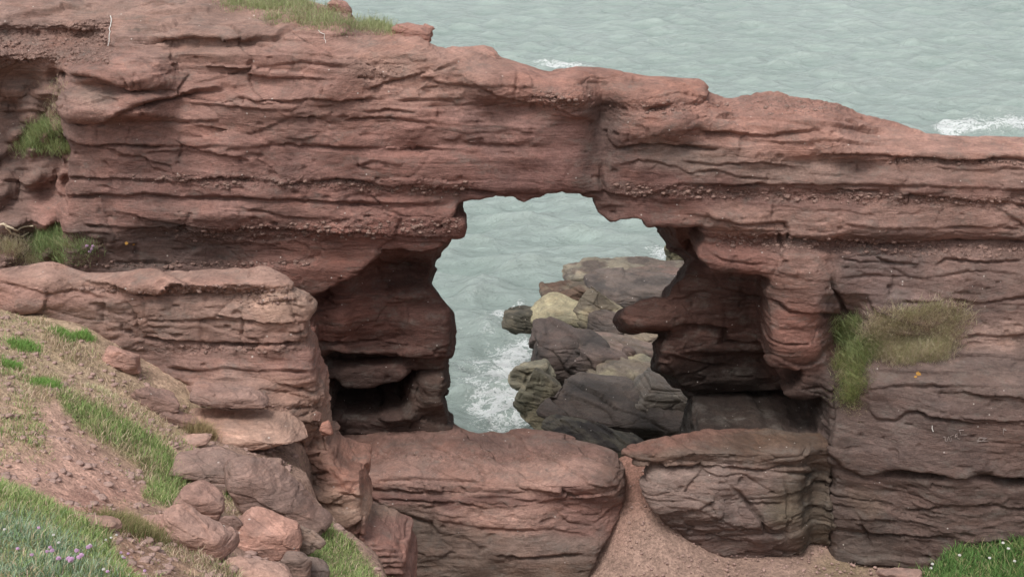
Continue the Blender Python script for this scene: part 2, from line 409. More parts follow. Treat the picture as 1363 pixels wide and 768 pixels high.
def relief(V, amp=1.0, fine=1.0, tilt=0.03):
    x, y, z = V.T
    wz = 0.10 * fbm(x, y, z, 0.35, 2, 21) + 0.014 * fbm(x, y, z, 2.0, 2, 22)
    s = z + tilt * x + wz + 6
    m1 = np.clip(0.35 + 0.9 * vn(x * .5, y * .5, z * .9, 31), .0, 1)
    h = layered(s, x, y, _bd + 3, _th, 0.028, 0.035, 0.013, .45, 41) * m1
    m2 = np.clip(0.1 + 1.3 * vn(x * .5 + 5, y * .6, z * 1.3, 32), 0, 1)
    tl = .22 * vn(np.floor(s * 1.6) * 3.3, 0 * x, 0 * x, 34) + .12 * vn(x * .25, 0 * x, z * .5, 33)
    s2 = s + tl * x
    h = h + fine * layered(s2, x, y, _bd2 + 6, _th2, 0.022, 0.018, 0.010, 1.3, 51) * m2
    xx = x + .8 * y + .16 * fbm(x, y, z, 1.6, 3, 91); zz = s2 * .5 + s * .5 + .06 * fbm(x, y, z, 2.4, 3, 92)
    f1, e1 = facets(xx, zz, 1.25, .42, 93); f2, e2 = facets(xx + 7, zz, .42, .17, 97)
    m3 = np.clip(.55 + .9 * vn(x * .6, y * .6, z * 1.1, 35), 0, 1); m4 = np.clip(.2 + 1.2 * vn(x * .8, y * .8, z * 1.4, 36), 0, 1)
    h = h + (.068 * f1 - .040 * np.exp(-e1 / .035)) * m3 + (.026 * f2 - .016 * np.exp(-e2 / .07)) * m4
    f3, e3 = facets(xx * 1.1 + 3, zz * .9 + s * .1, .17, .075, 99); h = h + (.012 * f3 - .006 * np.exp(-e3 / .1)) * np.clip(.3 + 1.2 * vn(x * 1.1, y, z * 1.9, 37), 0, 1)
    h = h + 0.05 * fbm(x, y, z * 1.5, 0.8, 3, 61) + 0.024 * fbm(x, y, z * 1.6, 3.2, 4, 62, .6) + .012 * np.abs(fbm(x, y, z * 1.3, 8, 2, 65))
    pit = vn(x * 5.5, y * 5.5, z * 9, 64); h = h - .05 * ss(.55, .8, pit)
    return h * amp
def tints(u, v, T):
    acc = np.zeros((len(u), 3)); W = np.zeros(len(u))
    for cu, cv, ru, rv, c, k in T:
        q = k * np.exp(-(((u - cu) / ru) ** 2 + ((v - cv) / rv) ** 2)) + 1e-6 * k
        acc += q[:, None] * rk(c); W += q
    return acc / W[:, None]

ARCH = {}
def rock_mass(name, label, cat, Y, xr, yr, zr, h, macro, lines, solid, beds, joints, tintlist, congf, amp=1.0, group=None,
              back=None, inner=None, tilt=.03, mat=None, lineamp=1.0, part='rock_bed', iters=3):
    t0 = time.time()
    xs = np.arange(xr[0], xr[1], h); ys = np.arange(yr[0], yr[1], h); zs = np.arange(zr[0], zr[1], h)
    X2, Z2 = np.meshgrid(xs, zs, indexing='ij')
    p = np.zeros_like(X2)
    for _ in range(iters):
        u, v = proj(X2, Y - p, Z2); p = 0.35 * p + 0.65 * macro(u, v)
    Fv = solid(xs, ys, zs, X2, Z2, p).astype(np.float32)
    # close the block at the grid border
    Fv[0] = Fv[-1] = 1; Fv[:, -1] = 1; Fv[:, 0] = 1; Fv[:, :, 0] = 1; Fv[:, :, -1] = 1
    V, Q = surface_nets(Fv, (xs[0], ys[0], zs[0]), h)
    V = smooth_v(V, Q, 1, .4)
    def classify(V, Q):
        c = V[Q].mean(1); u, v = proj(*c.T)
        lab = np.zeros(len(Q), int)
        for b in beds: lab += v > np.interp(u, [q[0] for q in b], [q[1] for q in b])
        jt = np.zeros(len(Q), int); off = 4 * vn(u * .04, v * .04, 0, 90)
        for bi, js in enumerate(joints):
            m = lab == bi
            for (ju, slope) in js: jt[m] += (u[m] + off[m] + slope * v[m]) > ju
        lab = lab * 20 + jt
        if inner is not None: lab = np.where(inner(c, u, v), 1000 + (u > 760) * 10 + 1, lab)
        if back is not None: lab = np.where(c[:, 1] > back, 2000, lab)
        return lab
    lab = classify(V, Q)
    for _ in range(2):
        E = np.concatenate([np.stack([np.minimum(Q[:, a], Q[:, b]), np.maximum(Q[:, a], Q[:, b])], 1) for a, b in ((0, 1), (1, 2), (2, 3), (3, 0))])
        fid = np.tile(np.arange(len(Q)), 4); key = E[:, 0].astype(np.int64) * len(V) + E[:, 1]; o_ = np.argsort(key, kind='stable'); ks, fs = key[o_], fid[o_]
        m_ = ks[1:] == ks[:-1]; pa, pb = fs[:-1][m_], fs[1:][m_]
        same = lab[pa] == lab[pb]; a_, b_ = pa[same], pb[same]; root_ = np.arange(len(Q))
        while True:
            lo = np.minimum(root_[a_], root_[b_]); nr = root_.copy(); np.minimum.at(nr, root_[a_], lo); np.minimum.at(nr, root_[b_], lo)
            nr = nr[nr]; nr = nr[nr]
            if (nr == root_).all(): break
            root_ = nr
        cnt_ = np.bincount(root_, minlength=len(Q)); small = cnt_[root_] < 110
        if _ == 0:
            for _k in range(12):
                d_ = (lab[pa] != lab[pb]); x1 = d_ & small[pa] & ~small[pb]; x2 = d_ & small[pb] & ~small[pa]
                if not (x1.any() or x2.any()): break
                lab[pa[x1]] = lab[pb[x1]]; small[pa[x1]] = False; lab[pb[x2]] = lab[pa[x2]]; small[pb[x2]] = False
        else: clab = lab * 0 + root_
    isb = lab == 2000; inn = (lab > 1000) & ~isb; lab = np.where(isb, 2000, np.where(inn, 1e7, 0) + clab + 3000).astype(np.int64)
    bsel = lab == 2000
    outs = []
    LF = LineField(lines)
    def finish(V, Q):
        N = normals(V, Q); u, v = proj(*V.T)
        face = np.clip(0.35 - N[:, 1] * 1.1, 0, 1)
        hh = relief(V, amp, 1.0, tilt) * (1 - .3 * np.clip(N[:, 2], 0, 1)) + LF(u, v) * face * lineamp
        cg = np.clip(congf(u, v), 0, 1)
        if cg.max() > 0: hh = hh + cg * 0.05 * np.abs(vn(V[:, 0] * 11, V[:, 1] * 11, V[:, 2] * 12, 77)) + cg * .025 * vn(V[:, 0] * 22, V[:, 1] * 22, V[:, 2] * 22, 78) - cg * .03
        D = N.copy(); D[:, 2] *= .75; V2 = V + D * hh[:, None]
        N2 = normals(V2, Q)
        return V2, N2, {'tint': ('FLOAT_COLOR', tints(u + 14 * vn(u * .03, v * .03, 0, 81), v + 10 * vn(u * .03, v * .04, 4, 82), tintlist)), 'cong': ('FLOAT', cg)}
    root = bpy.data.objects.new(name, None); COL.objects.link(root)
    tag(root, label, cat, group)
    bc = V.mean(0); bc[2] = V[:, 2].min(); root.location = bc
    if bsel.any():
        q = Q[bsel]; uq, inv = np.unique(q, return_inverse=True); Vb, Qb = V[uq], inv.reshape(q.shape)
        V2, N2, at = finish(Vb, Qb)
        outs.append(('back_face', V2, Qb, at, N2))
    q = Q[~bsel]; uq, inv = np.unique(q, return_inverse=True); Vf, Qf = V[uq], inv.reshape(q.shape)
    Vf, Qf, _ = subdiv(Vf, Qf)
    V2, N2, at = finish(Vf, Qf)
    labf = np.tile(lab[~bsel], 4)
    for L in np.unique(labf):
        a, b, c, d = sub(V2, Qf, labf == L, at, N2)
        outs.append(('inner_wall' if L > 9e6 else part, a, b, c, d))
    for nm, a, b, c, d in outs:
        me = to_mesh(nm, a - bc, b, mat or M_ROCK, c, d); link(nm, me, root)
    ARCH[name] = (V2, N2, at['cong'][1], root, bc)
    print(name, 'verts', len(V2), 'parts', len(outs), round(time.time() - t0, 1), 's')
    return root

def poly_at(pts, Y): 
    a = np.array(pts, float); x, z = P(a[:, 0], a[:, 1], Y); return list(zip(x, z))
D, W_ = 0.11, 4.0
# ------------------------------------------------------------------ THE ARCH
A_LINES = [
 ([(83,157),(110,162),(133,160),(167,147),(213,135),(260,123),(300,118)], .20, 5, .20, 14),
 ([(90,98),(100,101),(130,106),(170,112),(213,119)], .20, 5, .22, 12),
 ([(100,88),(112,80),(130,74),(160,70),(195,78),(222,104)], .16, 6, 0, 1),
 ([(92,190),(120,195),(167,193),(200,197),(247,195),(287,195),(333,198),(383,193),(454,198),(494,197),(570,199),(640,204)], .12, 3.2, .05, 12),
 ([(170,160),(200,163),(250,162),(300,160)], .06, 3, .03, 10),
 ([(178,162),(172,178),(166,192)], .06, 3, 0, 1), ([(129,163),(130,190)], .05, 3, 0, 1),
 ([(85,236),(150,238),(220,242),(300,238),(380,244),(454,240),(520,247),(560,244)], .10, 4, .07, 10),
 ([(85,262),(167,259),(233,261),(300,264),(380,266),(454,271),(520,272),(600,272)], .13, 4, .10, 14),
 ([(147,279),(200,293),(253,299),(300,303),(333,300)], .08, 3, .05, 9),
 ([(287,274),(350,283),(377,291),(430,294)], .07, 3, .04, 8),
 ([(110,300),(167,303),(253,306),(333,306),(454,312),(530,314),(596,316)], .10, 5, .07, 10),
 ([(150,352),(200,350),(300,354),(380,352),(430,340)], .06, 4, 0, 1),
 ([(147,57),(220,55),(253,53),(333,55),(367,55),(387,40),(407,32)], .20, 5, .16, 10),
 ([(160,40),(190,44),(220,42),(236,30),(262,20)], .20, 5, .16, 8),
 ([(193,17),(233,15),(283,13),(320,15),(360,27),(413,33)], .20, 5, .16, 8),
 ([(0,28),(40,22),(80,14),(83,8),(150,20)], .14, 5, .16, 9),
 ([(310,127),(340,137),(383,137),(417,133),(454,137),(500,132)], .10, 4, .06, 9),
 ([(312,108),(315,124)], .07, 3, 0, 1), ([(390,70),(392,112),(386,135)], .09, 3, 0, 1), ([(428,108),(430,137)], .06, 3, 0, 1),
 ([(255,115),(290,104),(330,92),(400,84),(470,92)], .08, 4, .04, 10),
 ([(487,123),(521,110),(571,97),(604,87),(620,79)], .13, 3, .07, 11),
 ([(454,70),(520,66),(600,68)], .06, 4, 0, 1),
 ([(527,135),(587,133),(627,128)], .08, 3, .05, 9),
 ([(454,160),(511,157),(561,163),(621,168)], .08, 3, .05, 9),
 ([(610,188),(640,192),(670,193),(700,194)], .34, 10, .10, 9),
 ([(631,110),(661,130),(687,135),(741,143),(774,157)], .12, 4, .08, 9),
 ([(690,88),(688,110),(684,135),(688,165),(700,205)], .10, 3.4, 0, 1),
 ([(747,155),(781,158),(807,177),(817,200)], .10, 4, .05, 8),
 ([(815,198),(854,193),(908,196),(960,200)], .14, 4, .08, 11),
 ([(764,110),(801,111),(854,106),(908,115)], .12, 4, .05, 8),
 ([(793,120),(800,150),(806,190),(800,235),(806,262)], .20, 7, 0, 1),
 ([(851,147),(874,144),(901,140)], .12, 5, .06, 7),
 ([(908,137),(968,140),(1041,147),(1108,153),(1141,173),(1191,180),(1241,177)], .10, 3.5, .07, 10),
 ([(941,123),(1008,127),(1091,134),(1158,149),(1208,160)], .07, 3, .05, 8),
 ([(928,174),(955,176),(1018,182),(1041,178),(1095,173)], .15, 5, .13, 12),
 ([(1085,208),(1141,207),(1208,210),(1275,213),(1363,212),(1400,212)], .12, 4, .11, 13),
 ([(1150,190),(1210,186),(1300,190),(1363,186)], .06, 4, .05, 10),
 ([(1065,230),(1141,238),(1191,242),(1248,240)], .07, 3, .05, 8),
 ([(560,246),(640,256),(720,258),(790,255),(850,262),(908,246),(1008,247),(1108,246),(1208,248),(1363,254),(1400,254)], .11, 4, .08, 11),
 ([(1191,257),(1275,266),(1363,273),(1400,274)], .10, 4, .08, 9),
 ([(940,290),(985,300),(1045,299),(1051,316),(1108,319),(1158,324),(1208,323),(1308,318),(1363,321),(1400,322)], .09, 4, .08, 11),
 ([(1105,345),(1150,338),(1208,336),(1225,346)], .07, 3, .04, 8),
 ([(1110,372),(1160,366),(1230,372),(1300,360),(1363,366)], .06, 3, .04, 8),
 ([(1200,402),(1275,399),(1301,403),(1363,394),(1400,394)], .10, 4, .07, 9),
 ([(1281,449),(1308,446),(1363,448),(1400,448)], .11, 4, .09, 9),
 ([(1251,473),(1308,474),(1363,479),(1400,480)], .11, 3.5, .08, 9),
 ([(1021,399),(1035,404),(1051,416),(1095,419),(1121,423)], .12, 4, .09, 11),
 ([(1022,456),(1050,462),(1090,458)], .08, 3, .05, 8),
 ([(1026,342),(1060,345),(1098,344)], .06, 3, .03, 7), ([(1026,362),(1060,366),(1100,362)], .06, 3, .03, 7), ([(1026,440),(1090,442)], .05, 3, .03, 7),
 ([(1100,335),(1104,360),(1111,389),(1125,416),(1141,429)], .18, 5, 0, 1),
 ([(1036,306),(1040,330),(1028,372)], .12, 4, 0, 1),
 ([(930,330),(960,345),(1000,352),(1025,352)], .05, 3, .03, 7),
 ([(1105,500),(1160,494),(1240,498),(1363,500),(1400,500)], .09, 4, .06, 9),
 ([(1150,520),(1200,514),(1255,515),(1363,517),(1400,517)], .09, 3.5, .06, 9),
 ([(1151,542),(1165,557),(1191,559),(1208,549),(1221,547),(1235,555),(1291,564),(1363,560),(1400,560)], .11, 3.5, .08, 10),
 ([(1098,598),(1121,620),(1148,634),(1181,630),(1241,635),(1300,637),(1363,641),(1400,642)], .42, 9.5, .16, 14),
 ([(1100,640),(1125,652),(1200,655)], .06, 4, 0, 1),
 ([(1135,692),(1161,709),(1191,712),(1241,715),(1285,715)], .09, 4, .06, 10),
 ([(1200,680),(1275,672),(1308,672),(1363,679),(1400,680)], .08, 4, .06, 10),
 ([(1115,500),(1112,540),(1105,570),(1100,600)], .10, 4, 0, 1),
 ([(1120,670),(1145,690),(1160,730),(1165,760)], .12, 5, 0, 1),
 # left gully ledges
 ([(0,130),(30,128),(70,132)], .10, 4, .08, 8), ([(0,165),(40,162),(80,170)], .08, 4, .06, 8), ([(0,192),(30,190),(80,196)], .09, 4, .07, 8),
 ([(0,222),(30,226),(75,222)], .10, 4, .06, 8), ([(0,262),(30,268),(60,262)], .08, 4, .06, 8), ([(84,200),(88,235),(84,262),(92,292)], .12, 5, 0, 1),
 ([(945,128),(985,130),(1030,128),(1080,138),(1130,146),(1175,156)], .09, 3, .10, 6), ([(1000,126),(1050,130),(1100,141),(1150,152),(1215,168)], .07, 3, .08, 5), ([(930,142),(980,146),(1045,152),(1090,160),(1140,168)], .08, 3, .09, 7),
 ([(945,160),(1000,158),(1060,166),(1120,172),(1180,178)], .08, 3, .10, 7), ([(1120,150),(1150,160),(1170,172)], .08, 4, .08, 6), ([(980,185),(1040,190),(1100,188),(1180,196)], .07, 3, .08, 7), ([(905,214),(960,220),(1010,216),(1065,224)], .07, 3, .07, 6),
 ([(910,232),(950,226),(985,236),(1040,240)], .06, 3, .06, 5), ([(1240,222),(1300,228),(1363,226),(1400,226)], .06, 3, .05, 6), ([(950,278),(1000,272),(1060,276),(1120,282)], .06, 3, .06, 6), ([(1120,300),(1200,306),(1290,302),(1363,306)], .06, 3, .06, 6),
 ([(820,222),(850,214),(900,222),(930,236)], .06, 3, .05, 6), ([(835,165),(838,180),(836,196)], .06, 3, 0, 1), ([(1140,212),(1142,240)], .05, 3, 0, 1), ([(1034,252),(1030,296)], .08, 3.5, 0, 1), ([(1160,340),(1185,350),(1230,352)], .08, 3, .07, 6), ([(1180,352),(1210,372)], .07, 3, 0, 1),
 ([(1240,356),(1260,346),(1300,350),(1363,346)], .08, 3, .07, 6), ([(1262,330),(1266,350)], .07, 3, 0, 1), ([(1282,328),(1290,352)], .07, 3, 0, 1),
 ([(470,222),(500,214),(540,222)], .08, 3, .08, 6), ([(471,205),(478,222),(500,228)], .09, 3, 0, 1), ([(560,100),(590,112),(640,114)], .06, 3, .06, 6), ([(480,150),(520,146),(560,152)], .06, 3, .06, 6), ([(300,205),(330,215),(340,230)], .06, 3, .05, 5), ([(190,205),(250,200),(300,208)], .05, 3, .05, 6),
 ([(192,205),(205,225),(240,232)], .05, 3, .04, 6), ([(380,200),(395,212),(385,216),(375,206)], .09, 3, 0, 1), ([(297,162),(303,190)], .05, 3, 0, 1), ([(348,162),(350,192)], .05, 3, 0, 1), ([(230,165),(300,157)], .04, 3, .04, 6),
 ([(220,52),(222,36),(240,30)], .10, 3, .06, 5), ([(168,20),(190,32),(215,34)], .08, 3, .08, 6), ([(350,45),(380,30),(400,34)], .09, 3, .08, 6), ([(0,150),(40,146),(70,150)], .12, 4, .10, 6), ([(10,130),(14,150)], .10, 4, 0, 1), ([(48,134),(52,160)], .10, 4, 0, 1), ([(0,240),(40,244),(80,240)], .10, 4, .10, 6), ([(0,280),(50,284)], .10, 4, .10, 6),
 # inner walls
 ([(430,470),(470,473),(520,472),(560,474),(590,476)], .22, 6, .12, 9), ([(415,455),(450,456),(500,452),(545,458),(560,464)], .08, 3, .06, 6),
 ([(500,350),(530,355),(565,352)], .06, 4, 0, 1), ([(536,440),(545,410),(580,402)], .08, 4, 0, 1), ([(555,408),(560,440),(590,448)], .06, 3, 0, 1),
 ([(515,490),(552,492),(598,492)], .10, 4, .08, 7), ([(553,492),(552,540)], .08, 4, 0, 1),
 ([(900,432),(930,436),(965,440),(966,456),(1020,455)], .16, 5, .10, 8), ([(885,470),(930,480),(980,490)], .12, 5, .1, 8),
 ([(950,360),(960,385),(1000,396),(1018,394)], .08, 4, .05, 7), ([(965,400),(966,438)], .08, 4, 0, 1),
]
ridge = [(-200,-60),(200,-30),(300,-8),(392,-4),(454,12),(468,28),(520,40),(560,44),(582,60),(600,63),(640,63),(668,80),(690,86),(730,96),(762,93),(800,91),(850,97),(908,105),(938,109),(942,122),(970,125),(1000,121),(1040,120),(1080,127),(1120,137),(1170,145),(1200,153),(1235,172),(1245,178),(1290,179),(1363,182),(1600,190)]
RU = np.array([q[0] for q in ridge], float); RV = np.array([q[1] for q in ridge], float)
hF = [(606,270),(640,269),(655,266),(700,269),(722,265),(735,259),(750,257),(775,260),(795,265),(797,286),(808,297),(822,299),(847,292),(862,303),(884,305),(908,308),(936,306),(940,322),(932,332),(928,345),(951,361),(990,366),(1028,374),(1019,400),(1021,430),(1025,456),(1025,487),(1068,491),(1071,512),(1052,528),(1072,534),(1095,536),(1093,586),(930,586),(928,760),(432,760),(430,640),(430,560),(418,480),(408,400),(440,386),(471,369),(491,353),(507,336),(560,337),(577,338),(590,336),(594,322),(612,316),(618,302),(604,288)]
hB = [(600,214),(615,280),(596,312),(577,338),(576,352),(568,372),(580,386),(590,405),(600,418),(603,440),(598,470),(590,480),(591,492),(594,510),(590,530),(595,548),(600,575),(604,600),(604,760),(925,760),(925,600),(924,560),(930,535),(921,520),(906,512),(900,505),(879,489),(884,469),(884,455),(892,446),(890,440),(867,439),(838,438),(826,424),(832,407),(866,398),(891,393),(894,379),(908,368),(913,358),(926,340),(924,334),(900,322),(894,300),(860,214)]
def arch_macro(u, v):
    top = np.interp(u, RU, RV)
    t = v - top
    p = -0.75 * np.exp(-np.maximum(t, 0) / 13.0)
    p += -ss(600, 480, u) * np.clip(72 - v, 0, 130) * 0.028
    p += -ss(900, 1000, u) * (0.9 * ss(190, 120, v))
    p += -(ss(1100, 1180, u)) * 0.9 * ss(225, 175, v)
    p += blobs(u, v, [
      (160,93,60,19,.55,6), (148,138,68,19,.45,6), (185,52,42,10,.25,6), (270,44,55,12,.3,6), (270,210,185,120,.35,4), (128,178,44,14,.12,4), (330,105,60,24,-.18), (470,100,60,26,.12), (350,128,45,8,.14,4), (420,122,34,12,.12,4),
      (66,66,80,24,-.55,6), (210,28,60,14,.12,4), (300,42,75,12,.2,4), (415,45,40,10,.25,4),
      (560,225,60,22,.16,4), (500,180,70,14,.08,4), (740,112,44,24,.42,4), (665,115,32,22,.30,4), (760,140,30,18,.26,4), (735,175,55,18,.12), (700,225,90,22,.14,4),
      (798,160,16,50,-.42), (812,150,18,14,-.3), (868,165,45,24,.25,4), (855,128,40,13,.20,4), (880,230,60,30,.12), (1000,160,90,10,.12,4),
      (1010,185,100,8,-.10), (1230,196,150,14,.22,4), (1240,225,150,12,-.14,4), (1150,240,60,7,.10), (1000,262,80,10,-.1), (980,292,40,13,.22,4), (1180,295,200,18,.12,4), (1180,325,220,10,-.16,4),
      (985,345,45,16,.16,4), (1066,370,34,45,.26,4), (1058,450,36,40,.34,4), (1124,470,22,60,-.55,4), (1180,380,80,40,.05), (520,300,90,18,.14,4), (340,330,140,20,-.22,4), (330,282,160,10,.1,4),
      (720,262,110,8,-.12,4), (850,280,70,10,-.1,4)])
    g = ss(92, 74, u + 5 * vn(v * .05, 0 * v, 0, 3)) * ss(75, 110, v)
    p += -1.15 * g + g * (0.5 * ss(200, 300, v)) + g * .5 * vn(u * .05, v * .05, 0, 14)
    lo = ss(1090, 1108, u + 6 * vn(v * .03, 0 * v, 2, 4)) * ss(455, 520, v - .0 * u)
    p += lo * (0.62 + 0.35 * ss(1095, 1250, u)) + lo * ss(636, 650, v) * -0.06 + lo * ss(650, 760, v) * .10
    p += ss(1160, 1300, u) * ss(300, 470, v) * .35
    p += 0.10 * vn(u * .02, v * .035, 7, 15)
    return p
def inner_macro(u, v):
    p = blobs(u, v, [(470,430,90,60,.15), (530,362,46,18,-.35,5), (572,440,32,34,.34,6), (500,415,44,26,.14,5), (440,430,26,30,.25,5), (545,385,22,12,.18,5), (470,466,70,7,.22,6), (480,512,66,30,-1.5,6), (572,518,30,24,.35,6), (530,528,22,26,.5,6), (440,520,16,36,.5,5), (450,400,30,40,.3),
                     (1000,582,125,8,1.1,6), (990,450,100,90,-.3,6), (860,422,40,16,.25,4), (940,400,60,34,.2,4), (910,465,45,22,.12), (1000,380,40,18,.1), (1010,415,40,30,.05,4), (1000,478,95,20,-.5,6), (960,468,50,12,.15,4), (1008,530,88,30,-1.7,6), (950,561,46,13,-3.6,6), (1048,567,40,8,-3.2,6), (925,325,18,25,-.9,4)])
    return p
def arch_solid(xs, ys, zs, X2, Z2, p):
    Y = ys[None, :, None]
    front = (26 - p)[:, None, :] - Y
    ui, vi = proj(X2, 27.4, Z2); pi = inner_macro(ui, vi)
    ui, vi = proj(X2, 27.4 - pi, Z2); pi = inner_macro(ui, vi)
    wob = 0.02 * vn(X2 * 2.2, Z2 * 2.2, 0, 8) + 0.018 * vn(X2 * 4.5, Z2 * 4.5, 0, 9) + .035 * vn(X2 * 10, Z2 * 10, 0, 10)
    sF = poly_sd(X2, Z2, poly_at(hF, 25.9)) + wob; sB = poly_sd(X2, Z2, poly_at(hB, 27.3)) + wob
    holeF = smax(sF[:, None, :] * .8, Y - (27.2 - pi)[:, None, :] , .12)
    f = smax(front * .8, Y - 29.2 - 0.4 * np.sin(X2 * .8)[:, None, :], .25)
    zt0 = P(RU, RV, 27.0)
    u27, _ = proj(xs, 27.0, np.full_like(xs, 10.5))
    zt = np.interp(u27, RU, zt0[1])
    left = ss(620, 420, u27)
    top = zs[None, None, :] - (zt[:, None] - np.clip(ys[None, :] - 27.0, 0, 9) * (0.42 - .3 * left[:, None]))[:, :, None] + 0.05 * vn(xs * 1.7, 0 * xs, 0, 18)[:, None, None]
    f = smax(f, top * .8, .22)
    f = smax(f, -holeF, .07)
    nz = len(zs); sB3 = np.empty((len(xs), len(ys), nz))
    for j, yy in enumerate(ys):
        q = np.clip((np.arange(nz) + (yy - 27.3) * .36 / (zs[1] - zs[0])), 0, nz - 1.001); a = q.astype(int); fr = q - a
        sB3[:, j] = sB[:, a] * (1 - fr) + sB[:, a + 1] * fr
    f = smax(f, -smax(sB3, (26.75 - Y) + 0 * sB3, .1), .10)
    return f
A_BEDS = [
 [(0,28),(83,12),(150,22),(250,52),(400,36),(470,60),(580,75),(680,100),(780,112),(850,106),(908,115),(1008,127),(1091,134),(1208,160),(1363,186)],
 [(0,120),(83,157),(133,160),(213,135),(310,130),(454,137),(527,135),(627,128),(687,135),(741,143),(800,158),(874,144),(968,140),(1041,147),(1141,173),(1241,178),(1363,190)],
 [(0,192),(92,190),(167,193),(287,195),(383,193),(454,198),(570,199),(640,192),(700,194),(817,198),(908,196),(928,176),(1018,182),(1085,208),(1275,213),(1363,212)],
 [(0,232),(85,236),(220,242),(380,244),(520,247),(640,256),(720,258),(790,255),(850,262),(908,246),(1108,246),(1363,254)],
 [(0,262),(85,262),(233,261),(380,266),(454,271),(600,272),(800,285),(940,290),(985,300),(1045,299),(1108,319),(1158,324),(1363,321)],
 [(0,300),(167,303),(333,306),(454,312),(596,316),(800,400),(1021,399),(1051,416),(1121,423),(1200,402),(1275,399),(1363,394)],
 [(0,800),(1000,480),(1090,500),(1160,494),(1240,498),(1363,500)],
 [(0,900),(1090,555),(1151,545),(1191,559),(1221,547),(1291,564),(1363,560)],
 [(0,950),(1080,598),(1098,600),(1121,620),(1148,634),(1181,630),(1241,635),(1363,641)]]
A_JOINTS = [[(150,0),(300,0),(470,0),(600,0),(762,0),(940,0)], [(85,0),(222,0),(390,0),(620,.3),(690,0),(798,0),(930,0)], [(85,0),(170,0),(300,0),(454,0),(690,0),(806,0),(1000,0),(1180,0)],
            [(85,0),(190,0),(345,0),(520,0),(690,0),(806,0),(930,0),(1085,0)], [(85,0),(300,0),(470,0),(650,0),(806,0),(1000,0),(1200,0)], [(85,0),(280,0),(454,0),(800,0),(1034,0),(1104,0),(1260,0)],
            [(800,0),(1100,0),(1250,0)], [(1250,0)], [(1260,0)], [(1150,-.2)]]
A_TINT = [
 (150,20,200,40,(152,119,107),1), (60,65,75,25,(134,98,88),1.3), (300,45,90,22,(150,117,105),1), (30,130,50,80,(140,112,102),1.5), (30,230,60,60,(132,104,96),1.3), (70,270,16,40,(164,112,100),1), (155,92,60,22,(160,115,102),1), (130,128,22,12,(132,116,106),1.2),
 (220,150,120,40,(154,112,101),1), (400,110,120,50,(152,110,98),1), (560,80,90,30,(166,124,110),1), (520,85,45,14,(160,130,116),1),
 (300,220,200,40,(142,100,91),1), (550,220,100,40,(140,94,84),1), (740,110,60,25,(158,110,96),1), (650,185,70,30,(142,104,96),1), (720,220,90,40,(132,90,84),1), (800,200,22,70,(110,86,80),1.6), (790,260,40,30,(102,72,66),1.2),
 (860,110,80,14,(160,112,96),1), (870,165,50,25,(146,104,92),1), (900,205,40,14,(140,116,106),1), (1040,150,120,25,(158,112,98),1), (1250,195,130,14,(166,122,108),1.2), (1240,228,120,14,(134,102,92),1), (1060,232,70,12,(142,114,104),1), (1050,262,160,12,(124,88,80),1), (900,270,60,30,(118,78,70),1),
 (980,295,50,14,(160,120,106),1.2), (1190,292,150,18,(150,114,103),1), (1180,328,150,12,(118,86,79),1.1), (1180,380,80,35,(122,100,96),1.4), (1300,375,90,40,(126,98,90),1.2), (1066,360,34,30,(150,112,100),1.2), (1060,450,36,45,(150,98,84),1.4), (1130,480,25,60,(104,78,72),1),
 (985,342,45,18,(146,96,84),1), (1310,440,70,14,(150,120,108),1), (1260,500,120,26,(112,92,86),1.4), (1220,580,130,35,(106,88,84),1.6), (1330,585,50,22,(118,88,78),1.2), (1240,680,160,50,(100,80,74),1.6), (1150,730,40,40,(88,78,72),1.2), (1120,640,30,80,(104,86,78),1), (1150,670,16,14,(120,100,80),1),
 (200,330,110,22,(112,88,82),1.2), (420,330,90,30,(140,92,80),1), (340,282,180,14,(148,106,96),1), (530,300,80,24,(134,86,76),1.1), (480,400,60,50,(122,76,65),1.2), (540,365,40,18,(82,56,50),1.4), (560,440,60,60,(100,66,58),1.2), (490,515,80,35,(72,54,49),1.6), (575,515,30,30,(88,70,60),1.2),  # later entries: inner left wall, cave shade put into the tint
 (880,425,50,22,(104,70,60),1.2), (960,430,80,60,(88,60,52),1.4), (990,530,120,50,(58,48,43),1.8)]  # inner right wall, tinted darker to paint in the cave's shade
def arch_cong(u, v):
    band = lambda pts, w: np.exp(-((v - np.interp(u, [q[0] for q in pts], [q[1] for q in pts])) / w) ** 2)
    a = band([(80,238),(300,240),(454,246),(600,252),(660,240)], 8) * ss(120, 220, u) * ss(680, 600, u)
    b = band([(150,308),(300,310),(454,306),(600,300)], 12) * ss(160, 300, u) * ss(620, 600, u)
    c = band([(800,250),(908,255),(1100,262),(1363,270)], 9) * ss(790, 850, u)
    d = band([(930,318),(1100,326),(1363,335)], 11) * ss(920, 980, u)
    e = band([(300,352),(100,352)][::-1], 5) * ss(430, 400, u)
    f = band([(1180,214),(1363,216)], 5) * ss(1150, 1200, u)
    g = (u < 148) * ss(30, 42, v + .1 * u) * ss(95, 80, v)
    k = blobs(u, v, [(740,132,40,12,1.), (870,142,40,8,.8), (1080,140,110,18,.7), (500,95,40,18,.5), (60,345,40,6,.0)])
    return a + b + c + d + e + f + g + k
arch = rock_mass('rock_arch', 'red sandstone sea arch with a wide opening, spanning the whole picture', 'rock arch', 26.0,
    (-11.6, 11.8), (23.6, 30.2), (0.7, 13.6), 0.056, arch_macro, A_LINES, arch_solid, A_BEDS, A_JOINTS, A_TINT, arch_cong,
    amp=.82, back=28.7, inner=lambda c, u, v: (c[:, 1] > 26.75) & (c[:, 2] < 8.6) & (u > 405) & (u < 1100) & (v > 300) & (v < 620))

